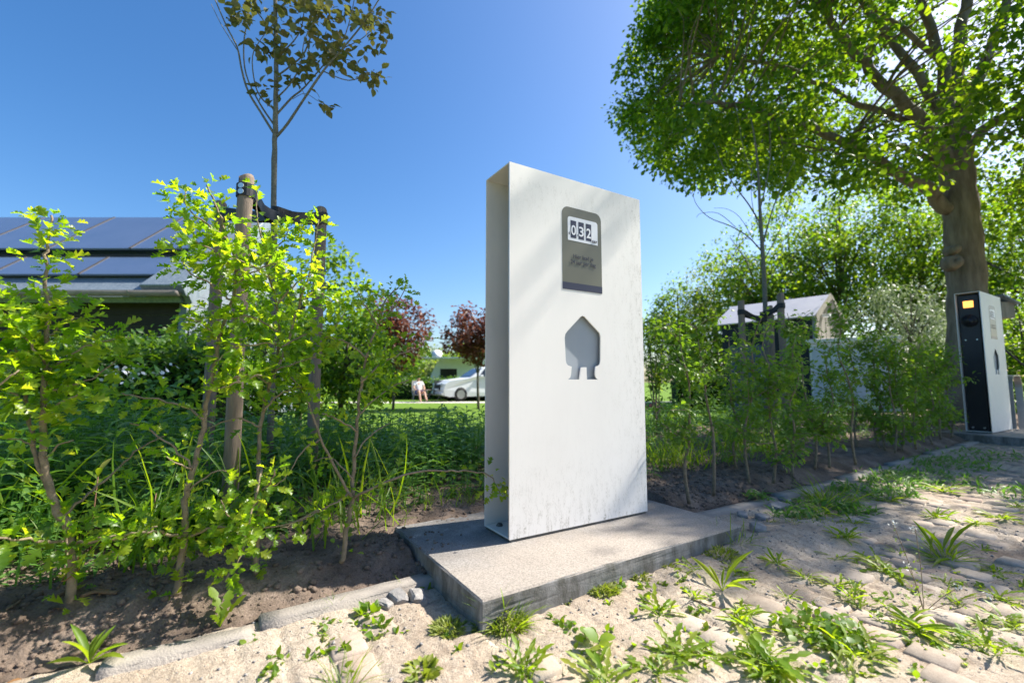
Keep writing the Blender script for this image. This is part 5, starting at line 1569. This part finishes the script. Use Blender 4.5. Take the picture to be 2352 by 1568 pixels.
# front wall boards (horizontal) and gable boards
for k in range(12):
    z = k * 0.2
    MB().box((X0 - X1, 0.25, z), (-0.10, 0.29 + 0.012 * (k % 2), z + 0.192)).build('wall_board', M['tarwood'], barn)
for k in range(22):
    z = k * 0.2
    y0_ = 0.29; y1_ = W2 - 0.29
    if z > ZE - 0.1:
        cut = (z + 0.2 - ZE) / math.tan(sl)
        y0_ = max(y0_, cut + 0.05); y1_ = W2 - y0_
    if y1_ - y0_ < 0.1: break
    MB().box((-0.20, y0_, z), (-0.16 + 0.012 * (k % 2), y1_, z + 0.19)).build('gable_board', M['greywood'], barn)
MB().box((-0.24, 0.20, 0), (-0.10, 0.34, ZE + 0.1)).build('corner_post', M['greywood'], barn)
win = MB().box((-0.15, 0.9, 0.95), (-0.12, 1.9, 1.75)).build('window', M['dark_glass'], barn)
fr = MB()
for y in (0.86, 1.23, 1.56, 1.90):
    fr.box((-0.125, y, 0.90), (-0.095, y + 0.04, 1.80))
fr.box((-0.125, 0.86, 0.88), (-0.0949, 1.94, 0.92)); fr.box((-0.125, 0.86, 1.78), (-0.0949, 1.94, 1.82)); fr.box((-0.125, 0.86, 1.33), (-0.0949, 1.94, 1.36))
fr.build('window_frame', M['white_paint'], win)
slope = Matrix.Translation((0, 0, ZE)) @ Matrix.Rotation(sl, 4, 'X')
slope2 = Matrix.Translation((0, W2, ZE)) @ Matrix.Rotation(math.pi - sl, 4, 'X')
roof = MB().box((X0 - X1, -0.15, -0.12), (-0.02, SLN, 0.0), slope).build('roof', M['zinc'], barn)
MB().box((X0 - X1, -0.15, 0.0), (-0.02, SLN - 0.08, 0.12), slope2).build('roof_back', M['zinc'], barn)
vb = MB().box((-0.62, -0.16, 0.004), (0.12, SLN + 0.05, 0.24), slope).build('verge_flashing', M['zinc'], barn, bevel=0.02)
MB().box((0.0, -0.10, -0.16), (0.12, SLN, -0.002), slope).build('barge_board', M['zinc'], barn)
MB().box((-0.02, -0.10, 0.0), (0.12, SLN - 0.1, 0.2), slope2).build('barge_board', M['zinc'], barn)
gut = MB()
n_ = 10
ring = [(-0.24 + 0.09 * math.cos(R(180 + 180 * k / n_)), ZE - 0.02 + 0.09 * math.sin(R(180 + 180 * k / n_))) for k in range(n_ + 1)]
gv = [(x, y, z) for x in (X0 - X1, 0.05) for y, z in ring]
gf = [(k, k + 1, n_ + 2 + k, n_ + 1 + k) for k in range(n_)]
gv += [(x, y * 0.0 + (-0.24) + (y + 0.24) * 0.9, (z - ZE + 0.02) * 0.9 + ZE - 0.015) for x in (X0 - X1, 0.05) for y, z in ring]
gf += [tuple(i + 2 * (n_ + 1) for i in q)[::-1] for q in gf]
gf.append(tuple(range(n_ + 1, 2 * n_ + 2)))
gu = MB().add(gv, gf).build('gutter', M['gutter'], barn, True)
for k in range(5):
    xx = -0.75 - 1.9 * k
    pts = [(xx, -0.24 + 0.1 * math.cos(R(180 + 180 * j / 8)), ZE - 0.02 + 0.1 * math.sin(R(180 + 180 * j / 8))) for j in range(9)]
    MB().strip(pts, (1, 0, 0), 0.03, 0.008).build('gutter_bracket', M['gutter'], gu)
def panel(x0, x1, s0, s1, lift, m):
    o = MB().box((x0, s0, lift), (x1, s1, lift + 0.04), slope).build('solar_panel', m, barn, bevel=0.004)
    MB().box((x0 - 0.009, s0, lift + 0.0402), (x0 + 0.014, s1, lift + 0.05), slope).build('frame', M['solar_frame'], o)
    MB().box((x1 - 0.014, s0, lift + 0.0402), (x1 + 0.009, s1, lift + 0.05), slope).build('frame', M['solar_frame'], o)
for k in range(6):
    panel(-0.30 - 1.66 * (k + 1) + 0.02, -0.30 - 1.66 * k, 0.47 * SLN, 1.05 * SLN, 0.17, M['solar'])
for k in range(6):
    panel(-0.64 - 1.66 * (k + 1) + 0.02, -0.64 - 1.66 * k, 0.17 * SLN, 0.41 * SLN, 0.06, M['solar'])
for s_ in (0.45, 0.43):
    MB().box((X0 - X1, s_ * SLN, 0.04), (-0.65, s_ * SLN + 0.03, 0.09), slope).build('mounting_rail', M['solar_frame'], barn)

# shed by the row
SC = at(1868, 800, 10.0)
GA = R(140)                                   # azimuth the gable faces
gn = Vector((math.sin(GA), math.cos(GA), 0)); ln_ = Vector((math.sin(GA + R(90)), math.cos(GA + R(90)), 0))
shed = empty('garden_shed', (SC.x, SC.y, 0), 0, 'dark boarded shed with a pale sheet roof and bleached gable', 'shed')
# local frame: X along the long wall going away from the near corner, Y into the shed, Z up
ex = -gn; ey = -ln_
SM = Matrix(((ex.x, ey.x, 0, 0), (ex.y, ey.y, 0, 0), (0, 0, 1, 0), (0, 0, 0, 1)))
shed.matrix_world = Matrix.Translation((SC.x, SC.y, -0.1)) @ SM
SL_, SW_, SE_, SR_ = 2.0, 2.0, 2.34, 2.88
for k in range(14):
    x = k * SL_ / 14
    MB().box((x + 0.004, 0.0 - 0.01 * (k % 2), 0), (x + SL_ / 14 - 0.004, 0.03, SE_)).build('wall_board', M['darkpaint'], shed)
dr = MB().box((1.0, -0.05, 0.1), (1.85, -0.022, 1.75)).build('door', M['bluegrey'], shed, bevel=0.004)
MB().box((1.06, -0.075, 0.9), (1.10, -0.051, 1.05)).build('handle', M['galv'], dr)
for k in range(12):
    y = k * SW_ / 12
    ym_ = y + SW_ / 24
    h = SE_ + (SR_ - SE_) * (1 - abs(ym_ - SW_ / 2) / (SW_ / 2)) - 0.05
    MB().box((-0.03 - 0.008 * (k % 2), y + 0.003, 0), (-0.001, y + SW_ / 12 - 0.003, h)).build('gable_board', M['oakwood'], shed)
sa = math.atan2(SR_ - SE_, SW_ / 2); sl2 = math.hypot(SR_ - SE_, SW_ / 2)
rm = Matrix.Translation((0, 0, SE_)) @ Matrix.Rotation(sa, 4, 'X')
rm2 = Matrix.Translation((0, SW_, SE_)) @ Matrix.Rotation(math.pi - sa, 4, 'X')
rf = MB().box((-0.12, -0.14, 0.02), (SL_ + 0.18, sl2 + 0.01, 0.05), rm)
rf.build('roof', M['sheet_roof'], shed, bevel=0.012)
MB().box((-0.12, -0.14, -0.05), (SL_ + 0.18, sl2, -0.02), rm2).build('roof_back', M['sheet_roof'], shed)
MB().box((-0.14, -0.14, -0.06), (-0.121, sl2 + 0.01, 0.07), rm).build('barge_board', M['oakwood'], shed)
MB().box((-0.14, -0.14, -0.06), (-0.121, sl2 - 0.02, 0.06), rm2).build('barge_board', M['oakwood'], shed)
MB().tube([(-0.06, -0.06, 0), (-0.06, -0.06, SE_ - 0.25), (-0.06, -0.02, SE_ - 0.1), (-0.03, -0.12, SE_ - 0.02)], 0.035, 10).build('downpipe', M['zinc'], shed, True)
MB().box((-0.2, 0.55, 2.35), (-0.045, 0.66, 2.42)).build('wall_lamp', M['white_paint'], shed, bevel=0.01)
MB().box((0.45, -0.06, 1.7), (0.58, -0.022, 2.0)).build('meter_box', M['galv'], shed, bevel=0.005)

# white cabinet beyond the seedlings
WC = at(2068, 830, 9.0)
wc = empty('white_cabinet', (WC.x, WC.y, -0.1), 0, 'white box-shaped utility cabinet beyond the hawthorn seedlings', 'cabinet')
wm = Matrix.Rotation(R(-38), 4, 'Z')
wc.matrix_world = Matrix.Translation((WC.x, WC.y, -0.1)) @ wm
MB().box((-1.5, 0, 0.1), (0, 1.0, 1.70)).build('body', M['white_paint'], wc, bevel=0.01)
MB().box((-1.56, -0.05, 1.702), (0.05, 1.05, 1.80)).build('roof', M['white_paint'], wc, bevel=0.015)
MB().box((-1.5, 0.0, -0.02), (0, 1.0, 0.098)).build('plinth', M['kerb'], wc)
dd = M['cab_shade'] = plain('blue_shade_door', (0.5, 0.58, 0.66), (0.45, 0.53, 0.61), 0.4, 3)  # blue shade of the cabinet's front painted into the door colour
for x in (-1.46, -0.74):
    d_ = MB().box((x, -0.02, 0.18), (x + 0.70, -0.002, 1.62)).build('door', dd, wc, bevel=0.004)
    MB().box((x + 0.62, -0.04, 0.85), (x + 0.65, -0.021, 1.05)).build('handle', M['galv'], d_)
# nest box on the oak
nb = at(2298, 706, 6.75)
nbo = empty('nest_box', nb, 0, 'grey wooden nest box with a sloping lid on the oak trunk', 'nest box')
MB().box((-0.09, -0.10, -0.17), (0.10, 0.10, 0.07)).build('body', M['oakwood'], nbo, bevel=0.004)
MB().box((-0.14, -0.17, -0.012), (0.14, 0.15, 0.012), Matrix.Translation((0, 0, 0.10)) @ Matrix.Rotation(R(28), 4, 'Y')).build('lid', M['zinc'], nbo, bevel=0.003)

# ------------------------------------------------------------------ hedges and trees behind
def box_foliage(n, lo, hi, seed, top_bias=0.3, rough=0.1):
    r_ = np.random.default_rng(seed)
    lo, hi = np.array(lo, float), np.array(hi, float)
    q = r_.random((n, 3))
    f = r_.integers(0, 4, n)
    q[:, 2] = np.where(f == 0, 1.0, q[:, 2]); q[:, 1] = np.where((f == 1) | (f == 3), 0.0, q[:, 1])
    P = lo + q * (hi - lo) + r_.normal(0, rough, (n, 3))
    P[:, 2] += 0.10 * fbm(P[:, 0] * 2.0, P[:, 1] * 2.0, 2, seed) * 2 * (q[:, 2])
    P[:, 2] = np.maximum(P[:, 2], lo[2])
    D = r_.normal(0, 1, (n, 3)) + np.array([0, -0.4, 0.6])
    Nn = r_.normal(0, 0.6, (n, 3)) + np.array([0, -0.5, 0.8])
    return P, D, Nn
def hedge(name, label, x0, x1, y0, y1, h, n, size, seed, mt='hedge', z0=-0.13):
    o = empty(name, ((x0 + x1) / 2, (y0 + y1) / 2, z0), 0, label, 'hedge')
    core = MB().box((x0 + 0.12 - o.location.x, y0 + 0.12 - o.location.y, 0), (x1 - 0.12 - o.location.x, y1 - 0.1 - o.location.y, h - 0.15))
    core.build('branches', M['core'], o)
    P, D, Nn = box_foliage(n, (x0, y0, z0), (x1, y1, z0 + h), seed)
    foliage('foliage', 'simple', P, D, Nn, size * rng.uniform(0.6, 1.3, n), M[mt], o)
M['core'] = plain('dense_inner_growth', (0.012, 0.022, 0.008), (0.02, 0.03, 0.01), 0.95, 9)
hedge('beech_hedge', 'clipped green hedge below the barn gutter', -6.2, -3.75, 5.7, 6.6, 1.36, 9000, 0.075, 3)
hedge('low_hedge', 'low clipped hedge behind the two camping chairs', -8, 3.5, 23.6, 24.4, 1.0, 6000, 0.12, 4)
hedge('low_hedge', 'low clipped hedge behind the many-stemmed shrub', 5.0, 8.2, 14.0, 14.8, 1.05, 3500, 0.10, 5)

def tree(name, label, x, y, h, cr, ch, mt, ncl, per, leaf, seed, group=None, trunk_r=0.12, z0=-0.13, base=0.25, key='quad', crad=0.5, cat='tree'):
    r_ = np.random.default_rng(seed)
    q_ = random.Random(seed)
    o = empty(name, (x, y, z0), 0, label, cat, group)
    c0 = h * base
    # crown clumps inside an uneven egg
    q = unit(ncl * 3) * (r_.random((ncl * 3, 1)) ** 0.45)
    ang = np.arctan2(q[:, 1], q[:, 0])
    bump_ = 1 + 0.35 * np.sin(ang * 3 + seed) * np.cos(q[:, 2] * 4 + seed * 1.7)
    q[:, :2] *= bump_[:, None]
    C = np.stack([x + q[:, 0] * cr, y + q[:, 1] * cr, z0 + c0 + (h - c0) * (0.5 + 0.5 * q[:, 2])], 1)
    keep = vnoise(C[:, 0] * 1.1 / cr * 2 + seed, C[:, 2] * 1.1 / cr * 2 + C[:, 1], seed) > 0.33
    C = C[keep][:ncl]
    # trunk and limbs
    t = MB()
    top = Vector((q_.uniform(-0.1, 0.1) * cr, q_.uniform(-0.1, 0.1) * cr, h * 0.86))
    tp_ = smooth_line([Vector((0, 0, -0.1)), Vector((q_.uniform(-.05, .05) * h * 0.3, 0, h * 0.3)), top * 0.7, top], 4)
    t.tube(tp_, [trunk_r * (1 - 0.85 * i / (len(tp_) - 1)) for i in range(len(tp_))], 8)
    for i in range(0, len(C), max(1, len(C) // 26)):
        e = Vector(C[i]) - o.location
        s = tp_[min(len(tp_) - 2, max(2, int((e.z / h) * 0.7 * len(tp_))))]
        t.tube([s, s.lerp(e, 0.5) + Vector((0, 0, 0.05 * h)), e], [trunk_r * 0.35, trunk_r * 0.2, trunk_r * 0.06], 5, False)
    t.build('trunk', M['bark_far'], o, True)
    P, D, Nn, S = clumps(C, per, crad, leaf)
    foliage('crown', key, P, D, Nn, S, M[mt], o)
    return o
def tx(u, y): return (u - 1176) / FPX * y
# small trees by the sapling and copper trees on the lawn
tree('bush_tree', 'sunlit bushy green tree behind the clear-standing stake', tx(690, 9.5), 9.5, 4.0, 1.25, 3, 'treegreen', 130, 34, 0.10, 21, None, 0.08, crad=0.4, base=0.05)
tree('bush_tree', 'rounded green bush behind the open hawthorn', tx(790, 8.2), 8.2, 2.45, 0.95, 2, 'treegreen', 110, 34, 0.085, 22, None, 0.06, crad=0.33, base=0.02)
tree('bush_tree', 'dark green bush behind the sapling stakes', tx(600, 7.4), 7.4, 2.2, 1.0, 2, 'hedge', 120, 34, 0.08, 25, None, 0.06, crad=0.33, base=0.02)
tree('copper_tree', 'dark red copper-leaved tree above the camping chairs', tx(905, 15), 15, 3.75, 1.15, 3, 'copper', 95, 34, 0.12, 23, None, 0.05, crad=0.4, base=0.38)
tree('copper_tree', 'dark red copper-leaved tree behind the white car', tx(1100, 15.5), 15.5, 3.75, 1.2, 3, 'copper', 105, 34, 0.12, 24, None, 0.05, crad=0.4, base=0.40)
# far line of trees
GF = 'far trees behind the camping lawn'
for k, (u, y, h, cr, mt) in enumerate([(880, 38, 4.2, 3.0, 'treepale'), (1000, 42, 4.4, 3.4, 'treepale'), (1070, 36, 4.0, 2.6, 'treegreen'), (960, 34, 3.0, 2.2, 'treegreen'), (1030, 30, 2.2, 1.6, 'treepale'), (820, 36, 4.4, 3.0, 'treegreen'), (1150, 40, 4.6, 3.2, 'treegreen'), (740, 40, 4.4, 3.2, 'treegreen')]):
    tree('distant_tree', 'far green tree closing the camping lawn', tx(u, y), y, h, cr, 2, mt, 80, 26, 0.28, 30 + k, GF, 0.12, crad=0.9, base=0.02)
# trees behind the shed
GT = 'green trees behind the shed'
for k, (u, y, h, cr, mt, bs) in enumerate([(1560, 20, 5.6, 1.9, 'treegreen', 0.05), (1650, 21, 6.6, 2.2, 'treepale', 0.05), (1740, 17, 6.8, 2.3, 'treegreen', 0.12), (1830, 19, 8.6, 2.6, 'treegreen', 0.16), (1930, 18, 9.0, 2.7, 'treegreen', 0.2), (2030, 20, 9.6, 2.9, 'treegreen', 0.2), (2120, 18, 9.0, 2.7, 'treegreen', 0.2), (2290, 17, 8.5, 3.0, 'treegreen', 0.1), (2400, 15, 7.5, 3.0, 'treegreen', 0.05), (2210, 22, 9.5, 3.0, 'treegreen', 0.1)]):
    tree('woodland_tree', {0: 'low round green tree where the belt ends against the sky', 1: 'pale olive tree at the low end of the belt behind the shed', 9: 'tall green tree hidden behind the oak trunk'}.get(k, 'sunlit green tree in the belt behind the shed'), tx(u, y), y, h, cr, 3, mt, 170, 50, 0.125, 50 + k, GT, 0.13, crad=0.62, base=bs)
tree('willow_bush', 'silvery grey-leaved bush between the shed and the oak trunk', tx(2090, 12.5), 12.5, 3.9, 1.35, 3, 'willow', 130, 40, 0.11, 70, None, 0.07, crad=0.36, base=0.1, key='lance', cat='shrub')
tree('bush_tree', 'yellow-green bush behind the steel hoops', tx(2360, 10.0), 10.0, 2.9, 1.4, 2, 'treegreen', 130, 34, 0.09, 71, None, 0.06, crad=0.36, base=0.0)
tree('bush_tree', 'green bush beside the white cabinet', tx(2200, 10.6), 10.6, 1.9, 0.9, 2, 'treegreen', 80, 30, 0.09, 72, None, 0.05, crad=0.32, base=0.0)
# flowers in the bed
fp_ = at(1503, 935, 7.5)
fb = empty('pink_flower_clump', (fp_.x, fp_.y, -0.13), 0, 'clump of magenta and white flowers at the lawn edge', 'flowers')
n = 90
P = np.stack([fp_.x + rng.uniform(-0.5, 0.6, n), fp_.y + rng.uniform(-0.2, 0.3, n), -0.1 + rng.uniform(0, 0.42, n)], 1)
foliage('foliage', 'lance', P, unit(n) + np.array([0, 0, 1]), unit(n), np.full(n, 0.2), M['weed'], fb)
P2_ = np.stack([fp_.x + rng.uniform(-0.4, 0.0, 26), fp_.y - 0.1 + rng.uniform(-0.15, 0.1, 26), 0.36 + rng.uniform(-0.06, 0.1, 26)], 1)
foliage('pink_blooms', 'quad', P2_, unit(26), unit(26), np.full(26, 0.07), M['pink_petal'], fb)
P2_ = np.stack([fp_.x + rng.uniform(-0.1, 0.6, 70), fp_.y - 0.1 + rng.uniform(-0.15, 0.1, 70), 0.12 + rng.uniform(-0.1, 0.16, 70)], 1)
foliage('white_blooms', 'quad', P2_, unit(70), unit(70), np.full(70, 0.05), M['petal'], fb)
wb_ = at(330, 850, 4.9)
wf = empty('white_flower_bush', (wb_.x, wb_.y, -0.1), 0, 'leafy bush with white blooms before the clipped barn hedge', 'flowers')
n = 420
P = np.stack([wb_.x + rng.normal(0, 0.45, n), wb_.y + rng.normal(0, 0.25, n), rng.uniform(0.0, 0.86, n)], 1)
foliage('foliage', 'simple', P, unit(n) + np.array([0, 0, 0.6]), unit(n) * 0.5 + np.array([0, 0, 1]), 0.11 * rng.uniform(0.6, 1.2, n), M['weed'], wf)
n = 46
P = np.stack([wb_.x + rng.normal(0, 0.25, n), wb_.y - 0.2 + rng.normal(0, 0.2, n), rng.uniform(0.78, 0.95, n)], 1)
foliage('white_blooms', 'round', P, unit(n), unit(n), 0.06 * rng.uniform(0.7, 1.2, n), M['petal'], wf)

# ------------------------------------------------------------------ car, caravan, chairs, person on the lawn
M['carpaint'] = plain('white_car_paint', (0.72, 0.74, 0.75), (0.68, 0.70, 0.72), 0.25, 2, spec=0.5)
M['tyre'] = plain('tyre_rubber', (0.015, 0.015, 0.016), (0.025, 0.025, 0.026), 0.8, 20)
M['rim'] = plain('alloy_rim', (0.5, 0.5, 0.52), (0.4, 0.4, 0.42), 0.35, 9, metal=0.8)
M['lens'] = plain('headlight_lens', (0.55, 0.6, 0.65), (0.4, 0.45, 0.5), 0.12, 4, spec=0.7)
car = empty('parked_car', (tx(1017, 20.6) + 0.0, 20.9, -0.13), R(27), 'white car parked on the lawn, its bonnet toward the chairs', 'car')
# side profile (x along the car from the nose, z up), extruded across with tumblehome
prof = [(0.05, 0.28), (0.0, 0.55), (0.06, 0.82), (0.35, 0.98), (1.15, 1.08), (1.35, 1.12), (2.05, 1.58), (2.5, 1.66), (3.6, 1.62), (4.2, 1.15), (4.32, 0.9), (4.3, 0.35), (4.1, 0.25), (0.3, 0.22)]
cv, cf = [], []
for y, k in ((0.0, 0.90), (0.10, 1.0), (0.9, 1.0), (1.7, 1.0), (1.8, 0.90)):
    for x, z in prof:
        inset = 0.0 if z < 1.1 else (z - 1.1) * 0.32
        yy = y + inset if y < 0.9 else (y - inset if y > 0.9 else y)
        cv.append((2.15 + (x - 2.15) * (0.985 if k < 1 else 1), yy, 0.3 + (z - 0.3) * (0.985 if k < 1 else 1)))
npf = len(prof)
for r0 in range(4):
    for k in range(npf):
        cf.append((r0 * npf + k, r0 * npf + (k + 1) % npf, (r0 + 1) * npf + (k + 1) % npf, (r0 + 1) * npf + k))
cf.append(tuple(range(npf))[::-1]); cf.append(tuple(4 * npf + k for k in range(npf)))
MB().add(cv, cf).build('body', M['carpaint'], car)
def slab_on(name, pts, m, par, t=0.012, axis_=1):
    """thin plate over a quad of points"""
    p = [Vector(q) for q in pts]
    nrm = (p[1] - p[0]).cross(p[2] - p[0]).normalized() * t
    return MB().add(p + [q + nrm for q in p], [(0, 1, 2, 3), (7, 6, 5, 4), (0, 4, 5, 1), (1, 5, 6, 2), (2, 6, 7, 3), (3, 7, 4, 0)]).build(name, m, par)
slab_on('windscreen', [(1.42, 0.22, 1.17), (1.42, 1.58, 1.17), (2.02, 1.50, 1.56), (2.02, 0.30, 1.56)], M['dark_glass'], car, -0.02)
slab_on('side_window', [(1.75, -0.012, 1.16), (2.65, -0.012, 1.16), (2.65, 0.15, 1.56), (2.12, 0.15, 1.55)], M['dark_glass'], car, 0.02)
slab_on('side_window', [(2.72, -0.012, 1.16), (3.85, -0.012, 1.16), (3.5, 0.15, 1.56), (2.72, 0.15, 1.56)], M['dark_glass'], car, 0.02)
for y in (0.12, 1.36):
    MB().box((-0.005, y, 0.68), (0.12, y + 0.32, 0.84)).build('headlight', M['lens'], car, bevel=0.03)
MB().box((-0.02, 0.5, 0.52), (0.05, 1.3, 0.78)).build('grille', M['tyre'], car, bevel=0.01)
MB().box((-0.04, 0.08, 0.30), (0.10, 1.72, 0.46)).build('bumper', M['carpaint'], car, bevel=0.04)
MB().box((-0.046, 0.62, 0.5), (-0.021, 1.18, 0.6)).build('number_plate', M['white_paint'], car)
MB().box((1.75, -0.2, 1.12), (1.92, -0.02, 1.24)).build('mirror', M['carpaint'], car, bevel=0.03)
for wx in (0.85, 3.45):
    for wy in (-0.012, 1.60):
        wh = MB().tube([(wx, wy, 0.33), (wx, wy + 0.03, 0.33), (wx, wy + 0.19, 0.33), (wx, wy + 0.21, 0.33)], [0.30, 0.33, 0.33, 0.30], 24).build('wheel', M['tyre'], car, True)
        MB().tube([(wx, wy - 0.006, 0.33), (wx, wy + 0.05, 0.33)], [0.20, 0.20], 20).build('rim', M['rim'], wh)
cvn = empty('caravan', (tx(985, 27), 27.5, -0.13), R(4), 'white caravan with a dark window beyond the car', 'caravan')
prof2 = [(0.0, 0.45), (0.0, 1.2), (0.35, 2.0), (0.6, 2.25), (4.2, 2.3), (4.5, 2.0), (4.55, 0.45)]
cv = [(x, y, z) for y in (0, 2.0) for x, z in prof2]
k7 = len(prof2)
cf = [(k, (k + 1) % k7, k7 + (k + 1) % k7, k7 + k) for k in range(k7)] + [tuple(range(k7))[::-1], tuple(range(k7, 2 * k7))]
MB().add(cv, cf).build('body', M['white_paint'], cvn)
for x in (0.6, 2.6):
    MB().box((x, -0.03, 1.15), (x + 1.0, -0.004, 1.7)).build('window', M['dark_glass'], cvn, bevel=0.01)
MB().box((-0.3, -1.6, 2.26), (3.2, -0.002, 2.32)).build('awning', M['white_paint'], cvn)
for x in (2.0, 2.7):
    MB().tube([(x, -0.01, 0.32), (x, 0.2, 0.32)], 0.32, 20).build('wheel', M['tyre'], cvn)
MB().tube([(0.3, 1.0, 2.35), (0.3, 0.95, 2.5), (0.3, 0.75, 2.62)], [0.03, 0.03, 0.34], 16).build('satellite_dish', M['white_paint'], cvn, True)
# camping chairs
M['canvas'] = plain('beige_canvas', (0.38, 0.36, 0.32), (0.32, 0.30, 0.27), 0.9, 20)
M['canvas_d'] = plain('brown_canvas', (0.2, 0.17, 0.14), (0.16, 0.14, 0.11), 0.9, 20)
def chair(x, y, rz, m, label):
    o = empty('camping_chair', (x, y, -0.13), rz, label, 'chair', 'camping chairs on the lawn')
    MB().box((-0.26, -0.25, 0.32), (0.26, 0.25, 0.345)).build('seat', m, o, bevel=0.008)
    MB().box((-0.26, -0.015, 0.0), (0.26, 0.015, 0.66), Matrix.Translation((0, 0.26, 0.34)) @ Matrix.Rotation(R(-18), 4, 'X')).build('backrest', m, o, bevel=0.008)
    for sx in (-0.28, 0.28):
        MB().tube([(sx, -0.34, 0), (sx, 0.28, 0.52)], 0.012, 6).build('leg', M['galv'], o)
        MB().tube([(sx, 0.34, 0), (sx, -0.25, 0.34), (sx, -0.27, 0.52)], 0.012, 6).build('leg', M['galv'], o)
        MB().box((sx - 0.025, -0.3, 0.52), (sx + 0.025, 0.32, 0.545)).build('armrest', m, o, bevel=0.006)
cx_ = tx(958, 20.3)
chair(cx_, 20.9, R(25), M['canvas'], 'pale camping chair with the seated person in it')
chair(tx(998, 21.4), 21.6, R(-20), M['canvas_d'], 'empty brown camping chair beside the seated person')
# the seated person: one skinned body, reclining, legs stretched toward the path
per = empty('person', (cx_, 20.9, -0.13), R(25), 'person in a white top and blue shorts reclining in a camping chair', 'person')
def skin_body(verts, edges, radii, m, name, parent, root=0, sub=1):
    me = bpy.data.meshes.new(name)
    me.from_pydata(verts, edges, [])
    o = bpy.data.objects.new(name, me)
    col.objects.link(o)
    md = o.modifiers.new('skin', 'SKIN')
    for i, r in enumerate(radii):
        me.skin_vertices[0].data[i].radius = r if hasattr(r, '__len__') else (r, r)
        me.skin_vertices[0].data[i].use_root = i == root
    sb_ = o.modifiers.new('sub', 'SUBSURF'); sb_.levels = sub; sb_.render_levels = sub
    bpy.context.view_layer.update()
    m2 = bpy.data.meshes.new_from_object(o.evaluated_get(bpy.context.evaluated_depsgraph_get()))
    bpy.data.objects.remove(o)
    m2.name = name
    m2.materials.clear()
    m2.polygons.foreach_set('use_smooth', [True] * len(m2.polygons))
    return link(name, m2, m, parent)
M['skin'] = plain('skin', (0.50, 0.29, 0.20), (0.45, 0.25, 0.17), 0.55, 6)
M['shirt'] = plain('white_shirt', (0.75, 0.74, 0.74), (0.68, 0.67, 0.68), 0.85, 9)
M['shorts'] = plain('blue_shorts', (0.04, 0.08, 0.28), (0.03, 0.06, 0.2), 0.85, 9)
M['hair'] = plain('brown_hair', (0.06, 0.035, 0.02), (0.09, 0.05, 0.03), 0.7, 30)
bv = [(0, 0.05, 0.42), (0, 0.13, 0.60), (0, 0.20, 0.80), (0, 0.24, 0.92), (0, 0.22, 0.97), (0, 0.19, 1.06), (0, 0.17, 1.14),
      (-0.17, 0.20, 0.85), (-0.24, 0.08, 0.66), (-0.22, -0.14, 0.56), (-0.20, -0.22, 0.55),
      (0.17, 0.20, 0.85), (0.24, 0.08, 0.66), (0.20, -0.14, 0.56), (0.16, -0.21, 0.55),
      (-0.10, 0.0, 0.42), (-0.11, -0.42, 0.50), (-0.10, -0.62, 0.12), (-0.10, -0.76, 0.05),
      (0.10, 0.0, 0.42), (0.12, -0.42, 0.46), (0.14, -0.74, 0.14), (0.15, -0.88, 0.10)]
be = [(0, 1), (1, 2), (2, 3), (3, 4), (4, 5), (5, 6), (2, 7), (7, 8), (8, 9), (9, 10), (2, 11), (11, 12), (12, 13), (13, 14), (0, 15), (15, 16), (16, 17), (17, 18), (0, 19), (19, 20), (20, 21), (21, 22)]
br_ = [(0.15, 0.11), (0.14, 0.10), (0.15, 0.10), 0.055, 0.06, (0.075, 0.09), (0.06, 0.07), 0.05, 0.042, 0.034, 0.03, 0.05, 0.042, 0.034, 0.03, 0.085, 0.06, 0.042, 0.035, 0.085, 0.06, 0.042, 0.035]
skin_body(bv, be, br_, M['skin'], 'body', per, 0, 2)
tv = [(0, 0.05, 0.42), (0, 0.13, 0.60), (0, 0.20, 0.80), (0, 0.235, 0.89), (-0.17, 0.20, 0.85), (-0.22, 0.11, 0.72), (0.17, 0.20, 0.85), (0.22, 0.11, 0.72)]
skin_body(tv, [(0, 1), (1, 2), (2, 3), (2, 4), (4, 5), (2, 6), (6, 7)], [(0.165, 0.125), (0.155, 0.115), (0.165, 0.115), 0.07, 0.066, 0.058, 0.066, 0.058], M['shirt'], 'shirt', per, 0, 2)
sv = [(0, 0.06, 0.42), (-0.10, 0.0, 0.42), (-0.11, -0.26, 0.47), (0.10, 0.0, 0.42), (0.12, -0.26, 0.45)]
skin_body(sv, [(0, 1), (1, 2), (0, 3), (3, 4)], [(0.16, 0.12), 0.10, 0.082, 0.10, 0.082], M['shorts'], 'shorts', per, 0, 2)
hv = [(0, 0.23, 1.03), (0, 0.215, 1.10), (0, 0.17, 1.16), (0, 0.11, 1.155)]
skin_body(hv, [(0, 1), (1, 2), (2, 3)], [0.07, 0.085, 0.07, 0.035], M['hair'], 'hair', per, 0, 2)
for sx in (-0.03, 0.03):
    MB().tube([(sx, 0.105, 1.075), (sx, 0.098, 1.075)], 0.009, 8).build('eye', M['hair'], per)
